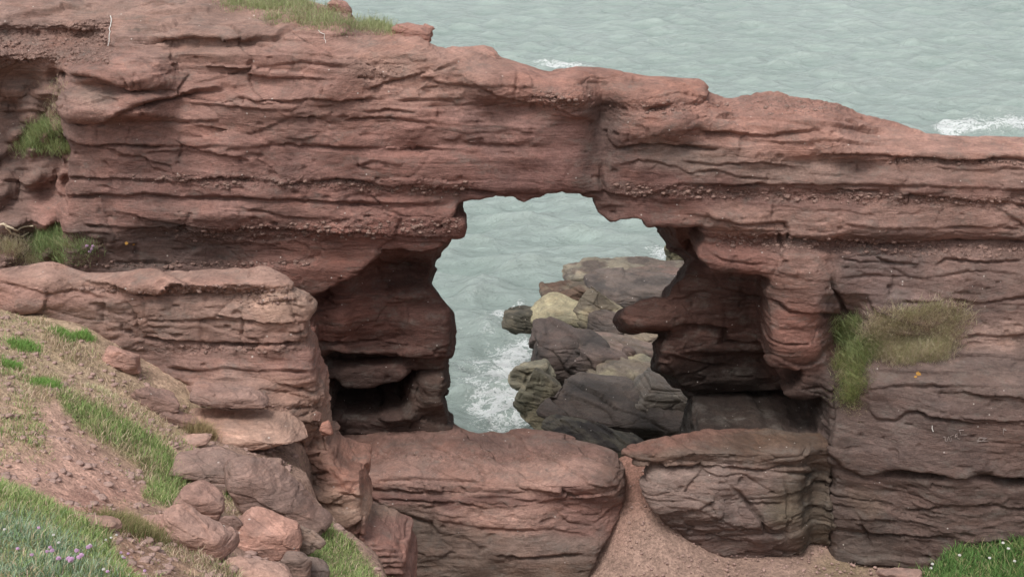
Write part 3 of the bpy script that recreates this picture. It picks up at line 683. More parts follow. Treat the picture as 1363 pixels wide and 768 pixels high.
# ------------------------------------------------------------------ LEFT LEDGE
B_LINES = [
 ([(0,376),(67,392),(100,386),(150,397)], .08, 4, .05, 7), ([(153,389),(233,391),(310,391),(340,389)], .07, 3.4, .09, 9), ([(187,449),(233,453),(277,456),(320,458),(367,458),(407,456)], .13, 4, .09, 13),
 ([(190,427),(235,425),(283,426),(323,428)], .06, 2.6, .03, 8), ([(160,393),(180,423),(190,449)], .09, 3.2, 0, 1), ([(325,399),(323,430),(320,456)], .08, 3, 0, 1), ([(353,435),(352,456)], .06, 3, 0, 1),
 ([(140,418),(160,422),(185,424)], .05, 3, 0, 1), ([(136,398),(137,440)], .05, 3, 0, 1), ([(220,489),(253,494),(300,490),(333,493),(413,496)], .09, 3.6, .07, 11),
 ([(378,403),(400,408),(412,412)], .07, 2.5, .05, 5), ([(380,418),(408,422)], .07, 2.5, .05, 5), ([(378,440),(408,444)], .07, 2.5, .05, 5), ([(340,405),(375,402),(405,398)], .06, 3, .04, 6), ([(315,462),(316,490)], .06, 3, 0, 1), ([(368,465),(368,492)], .06, 3, 0, 1),
 ([(290,532),(347,541),(417,542),(430,540)], .12, 4, .10, 10), ([(350,505),(390,515),(425,525)], .06, 3, .04, 7), ([(330,515),(380,522),(422,532)], .05, 3, .03, 6),
 ([(220,505),(260,512),(300,506),(340,513)], .09, 4, .08, 8), ([(200,478),(218,500),(230,520)], .08, 3.5, 0, 1), ([(255,574),(300,580),(320,592),(345,588),(385,588)], .14, 5, .10, 10),
 ([(393,545),(398,580),(410,620)], .08, 4, 0, 1), ([(420,545),(424,570),(440,610)], .06, 3, 0, 1), ([(330,605),(360,612),(400,640),(430,670)], .12, 5, .06, 8),
 ([(430,648),(450,645),(487,640)], .06, 3, .05, 6), ([(400,680),(440,700),(470,700),(487,690)], .13, 4, .09, 9), ([(436,620),(460,650),(480,656)], .06, 3, 0, 1),
 ([(440,606),(455,628),(470,634),(488,636)], .07, 3, .08, 5), ([(446,655),(470,660),(490,664)], .07, 3, .08, 5), ([(395,660),(430,668),(460,676)], .07, 3, .07, 6), ([(430,708),(470,712),(505,710)], .08, 3, .09, 5), ([(455,730),(500,732),(540,736)], .07, 3, .08, 4),
 ([(440,745),(490,747),(545,750)], .07, 3, .08, 4), ([(430,764),(490,764),(548,766)], .07, 3, .08, 4), ([(395,560),(420,566),(434,562)], .06, 3, .06, 5), ([(385,600),(415,606),(436,600)], .06, 3, .06, 5), ([(372,625),(400,632),(440,628)], .06, 3, .06, 5), ([(500,706),(497,768)], .07, 3, 0, 1), ([(405,596),(412,625)], .07, 3, 0, 1),
 ([(440,718),(490,722),(520,728),(535,724)], .10, 3.5, .07, 6), ([(490,738),(530,742),(545,744)], .09, 3.5, .06, 6), ([(490,752),(545,758)], .08, 3, .05, 6), ([(520,728),(518,768)], .06, 3, 0, 1), ([(480,700),(476,725)], .06, 3, 0, 1)]
outB = [(-300,352),(-100,358),(0,361),(100,362),(200,364),(300,369),(350,367),(378,371),(388,384),(384,392),(405,400),(411,412),(406,428),(410,446),(402,458),(414,470),(417,492),(424,520),(428,540),(432,560),(436,590),(446,612),(470,622),(486,628),(488,650),(484,662),(493,678),(490,692),(484,700),(505,705),(524,712),(533,722),(540,735),(549,748),(550,775),(546,800),(548,860),(552,960),(-300,960)]
def B_macro(u, v):
    p = blobs(u, v, [(365,455,50,110,.18,4), (250,425,70,28,.08,4), (340,372,52,8,.14,6), (250,378,110,7,.16,6), (80,405,90,12,.1), (330,560,70,26,.55,4), (300,520,50,12,.4,4), (410,520,30,40,.12), (455,635,38,24,.1,4), (445,672,50,26,.42,4), (500,740,60,50,.3,4), (462,636,34,20,.2,4), (410,590,22,50,-.15), (380,650,40,40,-.1), (270,500,60,20,.15)])
    p = p + ss(480, 640, v) * .22 + ss(640, 760, v) * .25 - ss(250, 60, u) * .1 - 0.4 * np.exp(-np.maximum(v - np.interp(u, [0, 200, 385], [361, 364, 372]), 0) / 5)
    return p + .06 * vn(u * .03, v * .05, 3, 16)
def B_solid(xs, ys, zs, X2, Z2, p):
    Y = ys[None, :, None]
    wob = 0.04 * vn(X2 * 3, Z2 * 4, 0, 8) + 0.03 * vn(X2 * 7, Z2 * 9, 0, 9)
    f = smax((21 - p)[:, None, :] - Y, (poly_sd(X2, Z2, poly_at(outB, 20.9)) + wob)[:, None, :] + 0 * Y, .10)
    f = smax(f, Y - 21.5 - (0.16 * (8.6 - Z2) + .3 * vn(X2, Z2, 0, 19))[:, None, :], .2)
    return f
B_BEDS = [[(0,376),(150,396),(233,391),(310,391),(420,389)], [(0,425),(190,426),(323,428),(420,428)], [(0,449),(187,449),(320,458),(420,456)], [(0,489),(220,489),(300,490),(420,496)],
          [(0,532),(290,532),(347,541),(430,542)], [(0,590),(320,592),(400,590),(440,600)], [(300,650),(430,648),(490,640)], [(300,700),(440,700),(490,694)], [(400,738),(490,738),(550,744)]]
B_JOINTS = [[(155,0),(316,0)], [(160,0),(325,0)], [(190,0),(323,0)], [(316,0),(368,0)], [(345,0)], [(398,0)], [(425,0)], [], [(480,0)], [(518,0)]]
B_TINT = [(200,372,250,10,(158,122,108),1.2), (60,395,90,18,(168,122,108),1), (250,380,90,8,(158,112,96),1), (240,425,90,28,(152,120,108),1.2), (370,410,40,20,(176,140,120),1.2), (370,450,50,30,(156,118,104),1), (90,420,60,25,(140,112,102),1),
          (280,475,90,22,(144,108,98),1), (390,480,35,20,(158,108,96),1.1), (400,520,40,20,(170,128,110),1.2), (300,520,60,16,(156,122,110),1), (330,560,60,20,(182,142,122),1.4), (380,600,50,25,(160,110,92),1), (410,570,25,40,(140,112,98),1), (370,640,50,30,(126,100,88),1.2),
          (455,635,35,20,(160,110,92),1), (440,672,45,22,(168,134,114),1.3), (500,735,60,25,(144,102,92),1.2), (440,760,50,25,(140,110,96),1)]
def B_cong(u, v):
    return blobs(u, v, [(240,386,120,5,1,2), (350,398,40,9,.9), (300,463,110,6,.8), (340,541,70,5,.8), (380,640,40,25,.5)])
rock_mass('rock_ledge', 'layered pinkish rock ledge with blocky broken right end, in front of the arch', 'rock ledge', 21.0,
    (-8.6, -1.0), (18.9, 24.4), (1.2, 9.3), 0.045, B_macro, B_LINES, B_solid, B_BEDS, B_JOINTS, B_TINT, B_cong, amp=1.0, tilt=.02)

# ------------------------------------------------------------------ SHELF UNDER THE ARCH
C_LINES = [
 ([(430,603),(454,600),(537,602),(614,603),(704,609),(754,607),(821,614)], .10, 4, .06, 8), ([(487,652),(554,656),(620,660),(667,663),(721,668),(754,663),(821,660)], .08, 3.5, .03, 6),
 ([(487,659),(514,679),(571,695),(581,709),(627,720),(651,739)], .09, 4, .03, 6), ([(684,628),(688,648),(737,655),(774,662)], .07, 3.5, .04, 8), ([(734,675),(754,695),(787,699),(821,678)], .10, 4, .04, 9),
 ([(577,693),(654,705),(737,705),(790,712)], .07, 4, .05, 10), ([(654,739),(694,742),(737,742),(780,738)], .09, 4, .06, 9), ([(500,640),(560,638),(640,642)], .05, 4, .04, 10), ([(540,735),(600,742),(650,745)], .06, 4, .04, 9),
 ([(620,660),(600,672),(560,678)], .06, 3, .05, 8), ([(760,618),(800,640),(822,652)], .05, 3, .03, 7), ([(500,664),(560,668),(640,672)], .06, 2.6, .04, 6)]
outC = [(380,590),(440,600),(540,601),(620,603),(700,607),(760,607),(800,612),(822,622),(830,640),(830,665),(832,690),(812,715),(790,740),(770,775),(765,880),(300,880),(300,595)]
def C_macro(u, v):
    p = -ss(612, 598, v) * .25 + blobs(u, v, [(560,630,120,20,.10), (755,635,65,22,.25,4), (670,690,90,16,.12), (790,690,50,24,-.25,4), (700,730,90,14,.1), (600,655,180,4,-.1)])
    return p - .45 * (1 - ss(602, 668, v)) + ss(640, 790, v) * .5 + ss(790, 850, u) * -.5 + .06 * vn(u * .03, v * .06, 3, 17)
def C_solid(xs, ys, zs, X2, Z2, p):
    Y = ys[None, :, None]
    wob = 0.05 * vn(X2 * 2, Z2 * 3, 0, 8)
    f = smax((25.2 - p)[:, None, :] - Y, (poly_sd(X2, Z2, poly_at(outC, 25.2)) + wob)[:, None, :] + 0 * Y, .16)
    # back edge of the shelf runs obliquely, lower towards the right
    ux, _ = proj(xs, 28., np.full_like(xs, 3.6))
    ztop = 3.72 + .05 * vn(xs * 1.2, 0 * xs, 0, 3)
    vb = np.interp(ux, [400,590,604,616,628,640,655,668,685,705,730,760,790,815,835], [530,546,556,564,569,570,568,571,567,569,571,578,586,594,604])
    ang = PITCH + np.arctan((vb - 384) / F); yb = (15 - ztop) / np.tan(ang)
    f = smax(f, (Y - yb[:, None, None]) * .9, .14)
    top = Z2[:, None, :] - (ztop + 0 * xs)[:, None, None] + .10 * np.clip(26.2 - Y, 0, 2)
    return smax(f, top + 0 * f, .22)
C_TINT = [(560,570,200,22,(126,92,82),1.3), (760,590,90,20,(124,94,86),1.2), (480,580,60,25,(118,84,74),1), (560,602,300,6,(140,100,88),1), (560,635,100,16,(154,116,104),1.2), (740,635,70,18,(164,124,110),1.2), (700,690,80,14,(164,124,110),1.2), (600,664,120,5,(120,84,76),1),
          (540,710,60,14,(106,90,80),1.3), (560,740,80,25,(122,102,90),1.3), (780,680,50,22,(136,92,82),1.1), (690,735,100,15,(128,104,94),1.1), (700,760,120,16,(124,102,88),1), (815,640,20,40,(116,92,84),1)]
rock_mass('rock_shelf', 'broad flat-topped rock shelf forming the sill of the arch opening, pinkish layered front', 'rock shelf', 25.2,
    (-5.0, 2.9), (24.2, 30.0), (0.9, 4.2), 0.045, C_macro, C_LINES, C_solid, [[(0,603),(454,600),(614,603),(704,609),(754,607),(850,616)], [(0,650),(487,652),(620,660),(721,668),(850,660)], [(480,655),(514,679),(571,695),(700,705),(850,712)], [(0,742),(850,742)]],
    [[(640,0)], [(686,0)], [(560,0),(740,0)], [(600,0)], []], C_TINT, lambda u, v: blobs(u, v, [(560,608,130,6,.8), (750,606,60,5,.5)]), amp=.95, tilt=.0)

# ------------------------------------------------------------------ LOW BLOCK RIGHT OF THE GULLY
E_LINES = [([(830,608),(860,618),(910,622),(950,620),(1000,624),(1045,628),(1090,630)], .12, 4.5, .06, 6), ([(958,632),(975,650),(998,672),(1012,690),(1022,718)], .14, 5, 0, 1), ([(1042,606),(1052,610),(1055,624)], .06, 3, 0, 1),
           ([(900,660),(940,668),(980,668),(1010,670),(1045,668)], .07, 3.5, .05, 9), ([(880,672),(930,680),(980,700),(1015,706)], .07, 3.5, .05, 9), ([(1040,632),(1048,660),(1050,690),(1044,725)], .08, 4, 0, 1), ([(915,700),(960,715),(1010,722)], .06, 4, .04, 8), ([(1015,700),(1030,706),(1045,702)], .06, 3, .04, 6)]
outE = [(826,598),(840,590),(930,586),(1000,588),(1110,592),(1110,740),(1070,738),(1030,742),(990,744),(960,742),(930,728),(900,708),(880,692),(868,675),(858,655),(853,635),(858,622),(840,612),(822,606)]
def E_macro(u, v):
    p = blobs(u, v, [(910,655,50,30,.25,4), (1000,640,55,20,.2,4), (1020,700,30,22,.15,4), (960,690,50,20,.1), (950,604,140,12,.22,4), (1090,680,18,80,-.5,4)])
    return p + ss(625, 700, v) * .25 - ss(690, 745, v) * .25 + .05 * vn(u * .03, v * .05, 3, 27)
def E_solid(xs, ys, zs, X2, Z2, p):
    Y = ys[None, :, None]; wob = 0.05 * vn(X2 * 2, Z2 * 3, 0, 28)
    f = smax((25.3 - p)[:, None, :] - Y, (poly_sd(X2, Z2, poly_at(outE, 25.3)) + wob)[:, None, :] + 0 * Y, .14)
    f = smax(f, Y - 26.15 + np.clip(3.1 - X2, 0, 5)[:, None, :] * .55 - .15 * vn(X2 * 1.3, Z2, 0, 20)[:, None, :], .2)
    return smax(f, Z2[:, None, :] - 4.30 + .05 * np.clip(26.2 - Y, 0, 2), .10)
E_TINT = [(900,585,60,14,(136,92,78),1.2), (1010,588,100,10,(100,78,62),1.3), (950,606,120,10,(112,92,80),1.2), (910,655,50,25,(134,112,104),1.3), (1000,645,50,20,(130,108,100),1.2), (1050,670,20,30,(104,92,74),1.2), (980,710,60,20,(112,90,84),1.1), (890,695,40,25,(88,72,68),1), (1080,700,18,60,(92,80,66),1.1)]
rock_mass('rock_block', 'low dark block of rock with cracked front, right of the sandy gully under the cave', 'rock', 25.3,
    (1.7, 6.3), (24.2, 30.3), (0.9, 4.5), 0.045, E_macro, E_LINES, E_solid, [[(800,606),(860,618),(950,620),(1000,624),(1120,632)], [(800,664),(940,668),(1120,668)]], [[(1045,0)], [(965,-.1),(1045,0)], [(1010,0)]], E_TINT, lambda u, v: 0 * u, amp=.95, tilt=0)

# ------------------------------------------------------------------ BOULDERS
def cube_sphere(n):
    t = np.tan(np.linspace(-1, 1, n + 1) * math.pi / 4); A, B = np.meshgrid(t, t, indexing='ij'); O = np.ones_like(A)
    Vs, Qs = [], []; k = 0
    for f in [(O, A, B), (-O, B, A), (B, O, A), (A, -O, B), (A, B, O), (B, A, -O)]:
        v = np.stack(f, -1).reshape(-1, 3); idx = np.arange((n + 1) ** 2).reshape(n + 1, n + 1) + k
        q = np.stack([idx[:-1, :-1], idx[1:, :-1], idx[1:, 1:], idx[:-1, 1:]], -1).reshape(-1, 4)
        Vs.append(v); Qs.append(q); k += (n + 1) ** 2
    V = np.concatenate(Vs); Q = np.concatenate(Qs); V /= np.linalg.norm(V, axis=1, keepdims=True)
    key = np.round(V * 1e5).astype(np.int64); _, ui, inv = np.unique(key, axis=0, return_index=True, return_inverse=True)
    inv = inv.ravel(); V = V[ui]; Q = inv[Q]
    a, b, c = V[Q[:, 0]], V[Q[:, 1]], V[Q[:, 2]]
    fl = (np.cross(b - a, c - a) * (a + c)).sum(1) < 0
    Q[fl] = Q[fl][:, ::-1]; return V, Q
CS = {n: cube_sphere(n) for n in (10, 22, 30, 54)}
def boulder(name, label, cat, u, v, Y, w, hgt, col, seed, roll=0, dd=.8, yaw=0, n=22, cong=0, mat=None, group=None, k=9, planes=13, amp=1.0, col2=None, boxy=.5, rough=.8, lay=1.0):
    x, z = P(u, v, Y); ppm = F / depth(Y, z)
    rx = w / 2 / ppm; H = hgt / 2 / ppm; ry = rx * dd; al = math.atan2(15 - z, Y)
    if ry * math.sin(al) > .75 * H: ry = .75 * H / math.sin(al)
    rz = math.sqrt(H * H - (ry * math.sin(al)) ** 2) / math.cos(al)
    ry = max(ry, rx * .5)
    D_, Q = CS[n]; rg = np.random.default_rng(seed)
    ns = rg.normal(size=(planes, 3)); ns /= np.linalg.norm(ns, axis=1, keepdims=True)
    ax = np.array([[1,0,0],[-1,0,0],[0,1,0],[0,-1,0],[0,0,1],[0,0,-1]], float) + rg.normal(size=(6, 3)) * .16
    ax /= np.linalg.norm(ax, axis=1, keepdims=True)
    ns = np.concatenate([ns, ax]); d = np.concatenate([rg.uniform(.86, 1.12, planes), np.full(6, .80 + .12 * (1 - boxy))])
    s = (np.maximum(D_ @ ns.T, 0) / d) ** k
    r = s.sum(1) ** (-1 / k)
    V = D_ * r[:, None]; V /= np.abs(V).max(0)
    V = V * np.array([rx, ry, rz])
    cr, sr = math.cos(R(roll)), math.sin(R(roll)); V = np.stack([V[:, 0] * cr + V[:, 2] * sr, V[:, 1], -V[:, 0] * sr + V[:, 2] * cr], 1)
    cr, sr = math.cos(R(yaw)), math.sin(R(yaw)); V = np.stack([V[:, 0] * cr - V[:, 1] * sr, V[:, 0] * sr + V[:, 1] * cr, V[:, 2]], 1)
    c0 = np.array([x, Y, z]); Wd = V + c0; N = normals(Wd, Q); sz = min(rx, rz * 1.4)
    q = Wd + seed * 3.7; x_, y_, z_ = q.T
    hh = sz * amp * (.22 * fbm(x_, y_, z_, .9 / sz * .6, 3, seed) + .07 * fbm(x_, y_, z_ * 2, 3.0 / sz * .6, 3, seed + 3))
    fz1, fe1 = facets(x_ + .8 * y_ + .1 * sz * vn(x_ * 3 / sz, y_ * 3 / sz, z_ * 3 / sz, seed + 30), z_ + .25 * x_, 1.0 * sz, .55 * sz, seed + 31); fz2, fe2 = facets(x_ + .8 * y_, z_ - .2 * x_, .42 * sz, .28 * sz, seed + 36)
    hh += sz * rough * (.085 * fz1 - .05 * np.exp(-fe1 / .05) + .022 * fz2 - .012 * np.exp(-fe2 / .08))
    th = rg.uniform(.05, .25, 60) * max(sz, .2) * 1.6; bd = np.concatenate([[0], np.cumsum(th)]) - 2 * sz
    sc = V[:, 2] + .1 * V[:, 0] + .08 * sz * vn(x_ * 2, y_ * 2, z_ * 2, seed + 9)
    hh += amp * lay * layered(sc, x_, y_, bd, th, .06 * sz, .05 * sz, .04 * sz, .6 / sz, seed + 5)
    Wd = Wd + N * hh[:, None]; N = normals(Wd, Q)
    t = np.tile(rk(col), (len(V), 1))
    if col2 is not None:
        m = ss(-.1, .35, fbm(x_, y_, z_, 1.1 / sz, 3, seed + 20) + .15)[:, None]; t = t * (1 - m) + rk(col2) * m
    base = np.array([x, Y, Wd[:, 2].min()])
    me = to_mesh(name, Wd - base, Q, mat or M_BOULDER, {'tint': ('FLOAT_COLOR', t), 'cong': ('FLOAT', np.full(len(V), float(cong)))}, None)
    o = link(name, me, None, base); tag(o, label, cat, group); return o
# ------------------------------------------------------------------ ground sheets
def tps(pts, vals, lam=.02):
    pts = np.array(pts, float); n = len(pts)
    d = np.linalg.norm(pts[:, None] - pts[None], axis=-1); K = np.where(d > 0, d * d * np.log(d + 1e-12), 0) + lam * np.eye(n)
    Pm = np.c_[np.ones(n), pts]; A = np.block([[K, Pm], [Pm.T, np.zeros((3, 3))]]); s = np.linalg.solve(A, np.r_[vals, 0, 0, 0])
    def f(X, Y):
        r = s[n] + s[n + 1] * X + s[n + 2] * Y
        for i in range(n):
            dd = np.hypot(X - pts[i, 0], Y - pts[i, 1]); r = r + s[i] * dd * dd * np.log(dd + 1e-9)
        return r
    return f
HC = [(-200,400,21.2),(0,408,21.0),(60,425,20.9),(110,435,20.9),(150,470,20.5),(200,520,20.0),(0,470,18.6),(90,500,18.8),(0,520,16.8),(150,540,18.2),(230,570,18.8),(0,580,14.8),(110,600,15.6),(240,655,16.6),(0,645,12.6),(70,690,11.8),(140,690,13.4),
      (0,768,8.8),(90,768,9.4),(175,768,10.2),(200,720,12.8),(240,768,11.8),(300,768,12.6),(330,690,15.8),(300,630,17.6),(340,650,17.4),(400,700,16.2),(380,768,14.2),(440,740,15.6),(450,768,14.9),(505,768,15.6),(-200,600,14.0),(-250,768,8.6),(420,660,18.4)]
pts, vals = [], []
for u, v, Yv in HC:
    x, z = P(u, v, Yv); pts.append((float(x), Yv)); vals.append(float(z) - .03)
pts += [(-3.5, 6.0), (-1.5, 6.5), (-5, 7.5), (-2.6, 7.4)]; vals += [11.0, 10.7, 10.4, 10.4]
hill = tps(pts, np.array(vals), .05)
edge = [(7.0, -.2), (9.0, -1.25), (10.2, -1.45), (11.8, -1.55), (12.8, -1.55), (14, -1.42), (15.6, -1.30), (16.5, -1.7), (17.5, -2.3), (19, -2.9), (21.5, -3.2)]
def edge_x(Y): return np.interp(Y, [e[0] for e in edge], [e[1] for e in edge])
def hill_h(X, Y):
    ex = edge_x(Y) + .12 * vn(Y * 1.7, 0 * Y, 0, 310)
    fa, fe = facets(X + .1 * vn(X * 3, Y * 3, 0 * X, 313), Y, .8, .6, 314); rk_ = ss(-.1, .5, vn(X * .8, Y * .8, 0 * X, 315)) * .8 + .2
    h = hill(X, Y) + .10 * fbm(X, Y, 0 * X, 1.1, 4, 311) + .06 * fbm(X, Y, 0 * X, 4, 4, 312, .6) + rk_ * (.045 * fa - .02 * np.exp(-fe / .05))
    return h - np.maximum(X - ex, 0) ** 1.25 * 4.2
def ground_at(u, v, lift):
    """walk along the sight line to the point that stands 'lift' above the hillside"""
    Ys = np.arange(8.2, 21, .03); x, z = P(u + 0 * Ys, v, Ys); m = np.nonzero(z - lift < hill_h(x, Ys))[0]
    if len(m) == 0: return None
    k = m[0]; return float(x[k]), float(Ys[k]), float(z[k]) - lift
# foreground boulders, among the grass and in front of the ledge
FB = [
 # name label u v Y w h col seed roll dd n cong
 ('boulder','smooth pale pink slab wedged under the ledge, overhanging red gravelly rock',322,566,19.6,150,56,(184,144,124),1,6,.6,40,0),
 ('boulder','grey-brown boulder with a flat pale face, just right of the bright grass strip',288,614,18.6,96,52,(150,120,110),2,8,.8,40,0),
 ('boulder','long grey rock slab sloping down to the right beside the gravelly ledge foot',362,662,17.9,128,74,(146,116,106),3,42,.5,40,0),
 ('boulder','pink angular boulder touching the lower end of the bright grass strip',268,662,16.9,62,54,(172,130,116),4,20,.8,22,0),
 ('boulder','bumpy pale pink boulder with a white spot, left of the large smooth boulder',262,708,15.2,92,60,(174,134,120),5,24,.7,40,0),
 ('boulder','large smooth pink boulder in the middle of the boulder field, with a red crack beneath',355,705,15.0,92,66,(178,132,116),6,16,.8,40,0),
 ('boulder','flat pink boulder at the bottom edge, below the large smooth boulder',340,758,13.9,94,44,(178,138,122),7,8,.8,40,0),
 ('boulder','small grey boulder at the bottom edge, right of the flat pink boulder',392,752,14.6,42,48,(140,116,106),8,8,.8,22,0),
 ('boulder','small rounded grey boulder beside the grass tuft between the rocks',288,644,17.4,36,24,(154,124,114),9,0,.8,22,0),
 ('boulder','small upright pointed stone leaning in the shadow under the gravelly rock',362,620,18.8,26,30,(146,116,104),10,-18,.8,10,0),
 ('boulder','pink wedge of rock above the dry grass, at the foot of the ledge wall',162,474,19.9,50,40,(172,128,114),11,28,.7,22,0),
 ('boulder','flat grey-pink rock with gravelly underside, projecting above the smooth slab',302,523,19.7,90,30,(164,128,116),12,4,.7,40,0),
 ('boulder','small pointed pink stone at the end of the dry grass bank',262,584,18.9,42,20,(172,136,122),13,-12,.8,10,0),
 ('boulder','knob of red stone hanging off the right edge of the ledge',434,569,20.6,15,20,(176,118,98),14,-25,.8,10,0),
 ('boulder','little dark stone just above the hanging red knob',423,552,20.7,11,15,(140,104,92),15,0,.8,10,0),
 ('boulder','dark rounded rock with a curved crack, lowest of the grey rocks beside the lower grass',416,756,14.8,46,50,(120,104,98),16,10,.8,22,0),
 ('boulder','low pink outcrop breaking through the bare soil beside the brown tuft',128,694,13.2,58,22,(178,134,116),17,4,.8,22,0),
 ('boulder','brown-grey boulder left of the upper grass clump under the ledge',205,530,19.4,60,34,(152,116,104),18,20,.7,22,0),
 ('boulder','grey rock slab with pale lichen, forming the right edge of the boulder row',394,716,16.2,48,60,(140,120,108),19,50,.5,22,0),
 ('boulder','small pink stone lying left of the bumpy boulder with the white spot',212,694,14.9,44,30,(170,128,114),20,10,.8,22,0),
 ('boulder','grey stone squeezed between the bumpy boulder and the large smooth boulder',304,700,15.6,32,44,(150,118,108),21,40,.6,22,0),
 ('boulder','pinkish stone at the top of the boulder row below the gravelly projecting rock',238,556,19.2,48,26,(158,122,110),22,22,.7,22,0),
]
for (nm, lb, u, v, Y, w_, h_, c, sd_, roll, dd, n, cg) in FB:
    g = ground_at(u, v + h_ * .38, 0)
    if g is not None: Y = min(Y + .3, g[1]) if sd_ in (1, 12, 3, 19, 10) else g[1]
    boulder(nm, lb, 'boulder', u, v + h_ * .10, Y, w_ * 1.2, h_ * .92, c, sd_ + 40, roll, dd, n={22: 30, 40: 54}.get(n, n), cong=cg, amp=.8, k=18, rough=.6, lay=.35, boxy=.3)
# on top of the arch and right foreground
boulder('boulder', 'rounded red boulder perched at the end of the clifftop grass', 'boulder', 546, 45, 27.2, 62, 26, (164,116,102), 71, 4, .8, n=54)
boulder('boulder', 'small red rock at the very top beside the clifftop grass', 'boulder', 452, 13, 27.8, 36, 26, (160,116,104), 72, 25, .8, n=30)
boulder('boulder', 'flat pale cap rock on the arch ridge left of the white breaker', 'boulder', 628, 73, 26.9, 84, 20, (170,126,112), 73, 4, .7, n=54)
boulder('boulder', 'pale pink rock at the bottom edge left of the green clump', 'boulder', 1200, 764, 22.9, 70, 22, (160,126,114), 74, 0, .8, n=30)

# shore rocks seen through the opening
SB = [
 ('far dark slab with a flat pale top, outermost of the shore rocks',835,362,45.5,150,28,(96,84,76),(130,124,104),0,.9,40),
 ('reddish flat rock joining the far dark slab, close to the right jamb',875,368,44.0,100,24,(122,98,90),(104,92,84),0,.8,22),
 ('dark purplish layered rock below the far slab',855,392,42.0,128,48,(84,76,72),(104,92,86),-4,.8,40),
 ('brown weed-spotted rock left of the dark layered rock',764,392,42.6,72,32,(116,104,84),(100,76,58),-6,.8,40),
 ('smooth pale yellow boulder with rounded ends at the water edge',751,421,40.2,84,40,(178,172,126),(160,154,116),8,.7,40),
 ('low dark green rock lapped by white foam, leftmost of the shore rocks',701,427,40.3,60,30,(104,98,78),(78,76,62),-4,.8,40),
 ('yellow algae-covered rock right of the pale yellow boulder',798,426,40.0,64,62,(150,144,108),(104,96,80),30,.8,40),
 ('purplish rock between the yellow algae and the right jamb',822,440,39.4,70,40,(104,90,84),(88,78,72),20,.8,40),
 ('grey-purple domed rock spotted with barnacles',757,482,37.2,80,66,(96,82,78),(74,66,63),10,.8,40),
 ('pink-grey wedge rock leaning right of the domed barnacle rock',795,488,36.8,66,50,(110,92,86),(90,78,72),20,.7,22),
 ('flat pinkish rock with a small loose stone on it',846,468,37.6,104,32,(134,112,102),(110,98,88),4,.9,40),
 ('small dark loose stone lying on the flat pinkish rock',837,468,36.9,16,9,(96,78,72),None,0,.8,10),
 ('grey-green rock patched with yellow algae behind the long dark rock',840,506,36.2,120,52,(112,102,88),(138,132,102),6,.8,40),
 ('wet rock streaked with yellow weed beside the foaming water',722,540,34.6,56,84,(104,98,78),(138,134,104),-24,.8,40),
 ('pale pointed rock just breaking the foam',706,500,35.6,52,34,(138,134,108),(150,146,118),-14,.8,22),
 ('long dark grey boulder lying right behind the shelf',832,548,33.6,190,74,(98,88,82),(70,64,60),8,.6,40),
 ('lighter grey rounded rock at the foot of the right jamb',890,530,33.6,84,62,(124,118,108),(104,98,92),20,.8,40),
 ('dark wet rock in the gap between shelf and long dark boulder',800,586,31.8,130,36,(70,64,60),(108,104,88),16,.7,40),
 ('speckled brown rock below the jutting tongue of the right jamb',866,452,38.6,60,30,(130,118,98),(108,96,84),0,.8,22),
 ('mossy yellow-green rock seen through the small gap beside the right jamb',912,338,47.5,46,38,(120,118,84),(104,104,76),-8,.8,22),
 ('dark swirling-washed rock in the foam below the green rock',742,458,38.4,36,28,(96,100,92),(120,124,114),0,.8,22),
]
for i, (lb, u, v, Y, w_, h_, c, c2, roll, dd, n) in enumerate(SB):
    boulder('shore_rock', lb, 'rock', u, v, Y, w_ * 1.26, h_ * 1.24, c, 120 + i, roll, dd, n={22: 30, 40: 54}.get(n, n), mat=M_WET, amp=.75, col2=c2, boxy=.35, k=16, rough=(.3 if 'smooth pale' in lb else 1.1), lay=.9)
# low reef the shore rocks stand on
def grid_mesh(X, Y, Z):
    nx, ny = X.shape; V = np.stack([X, Y, Z], -1).reshape(-1, 3); i = np.arange(nx * ny).reshape(nx, ny)
    return V, np.stack([i[:-1, :-1], i[1:, :-1], i[1:, 1:], i[:-1, 1:]], -1).reshape(-1, 4)
X, Y = np.meshgrid(np.arange(-1.5, 9, .07), np.arange(28.2, 47.5, .07), indexing='ij')
ledge = np.interp(Y, [28, 31, 34, 38, 41, 45, 47.5], [2.2, .9, .9, 2.1, 2.2, 3.6, 4.5])
Z = np.clip((X - ledge) * .8, -.8, .8) + .38 * fbm(X, Y, 0 * X, .8, 5, 300, .6) + .12 * facets(X, Y, 1.1, .7, 303)[0] - .02 + .3 * ss(4, 8, X)
Z -= 2 * ss(46.4, 47.5, Y)
V, Q = grid_mesh(X, Y, Z); t = np.tile(lin((134,128,98)), (len(V), 1)); m = ss(-.1, .3, fbm(V[:, 0], V[:, 1], V[:, 2], .9, 3, 301))[:, None]
t = t * (1 - m) + lin((112,100,90)) * m
o = link('reef', to_mesh('reef', V, Q, M_WET, {'tint': ('FLOAT_COLOR', t), 'cong': ('FLOAT', np.zeros(len(V)))})); tag(o, kind='structure')

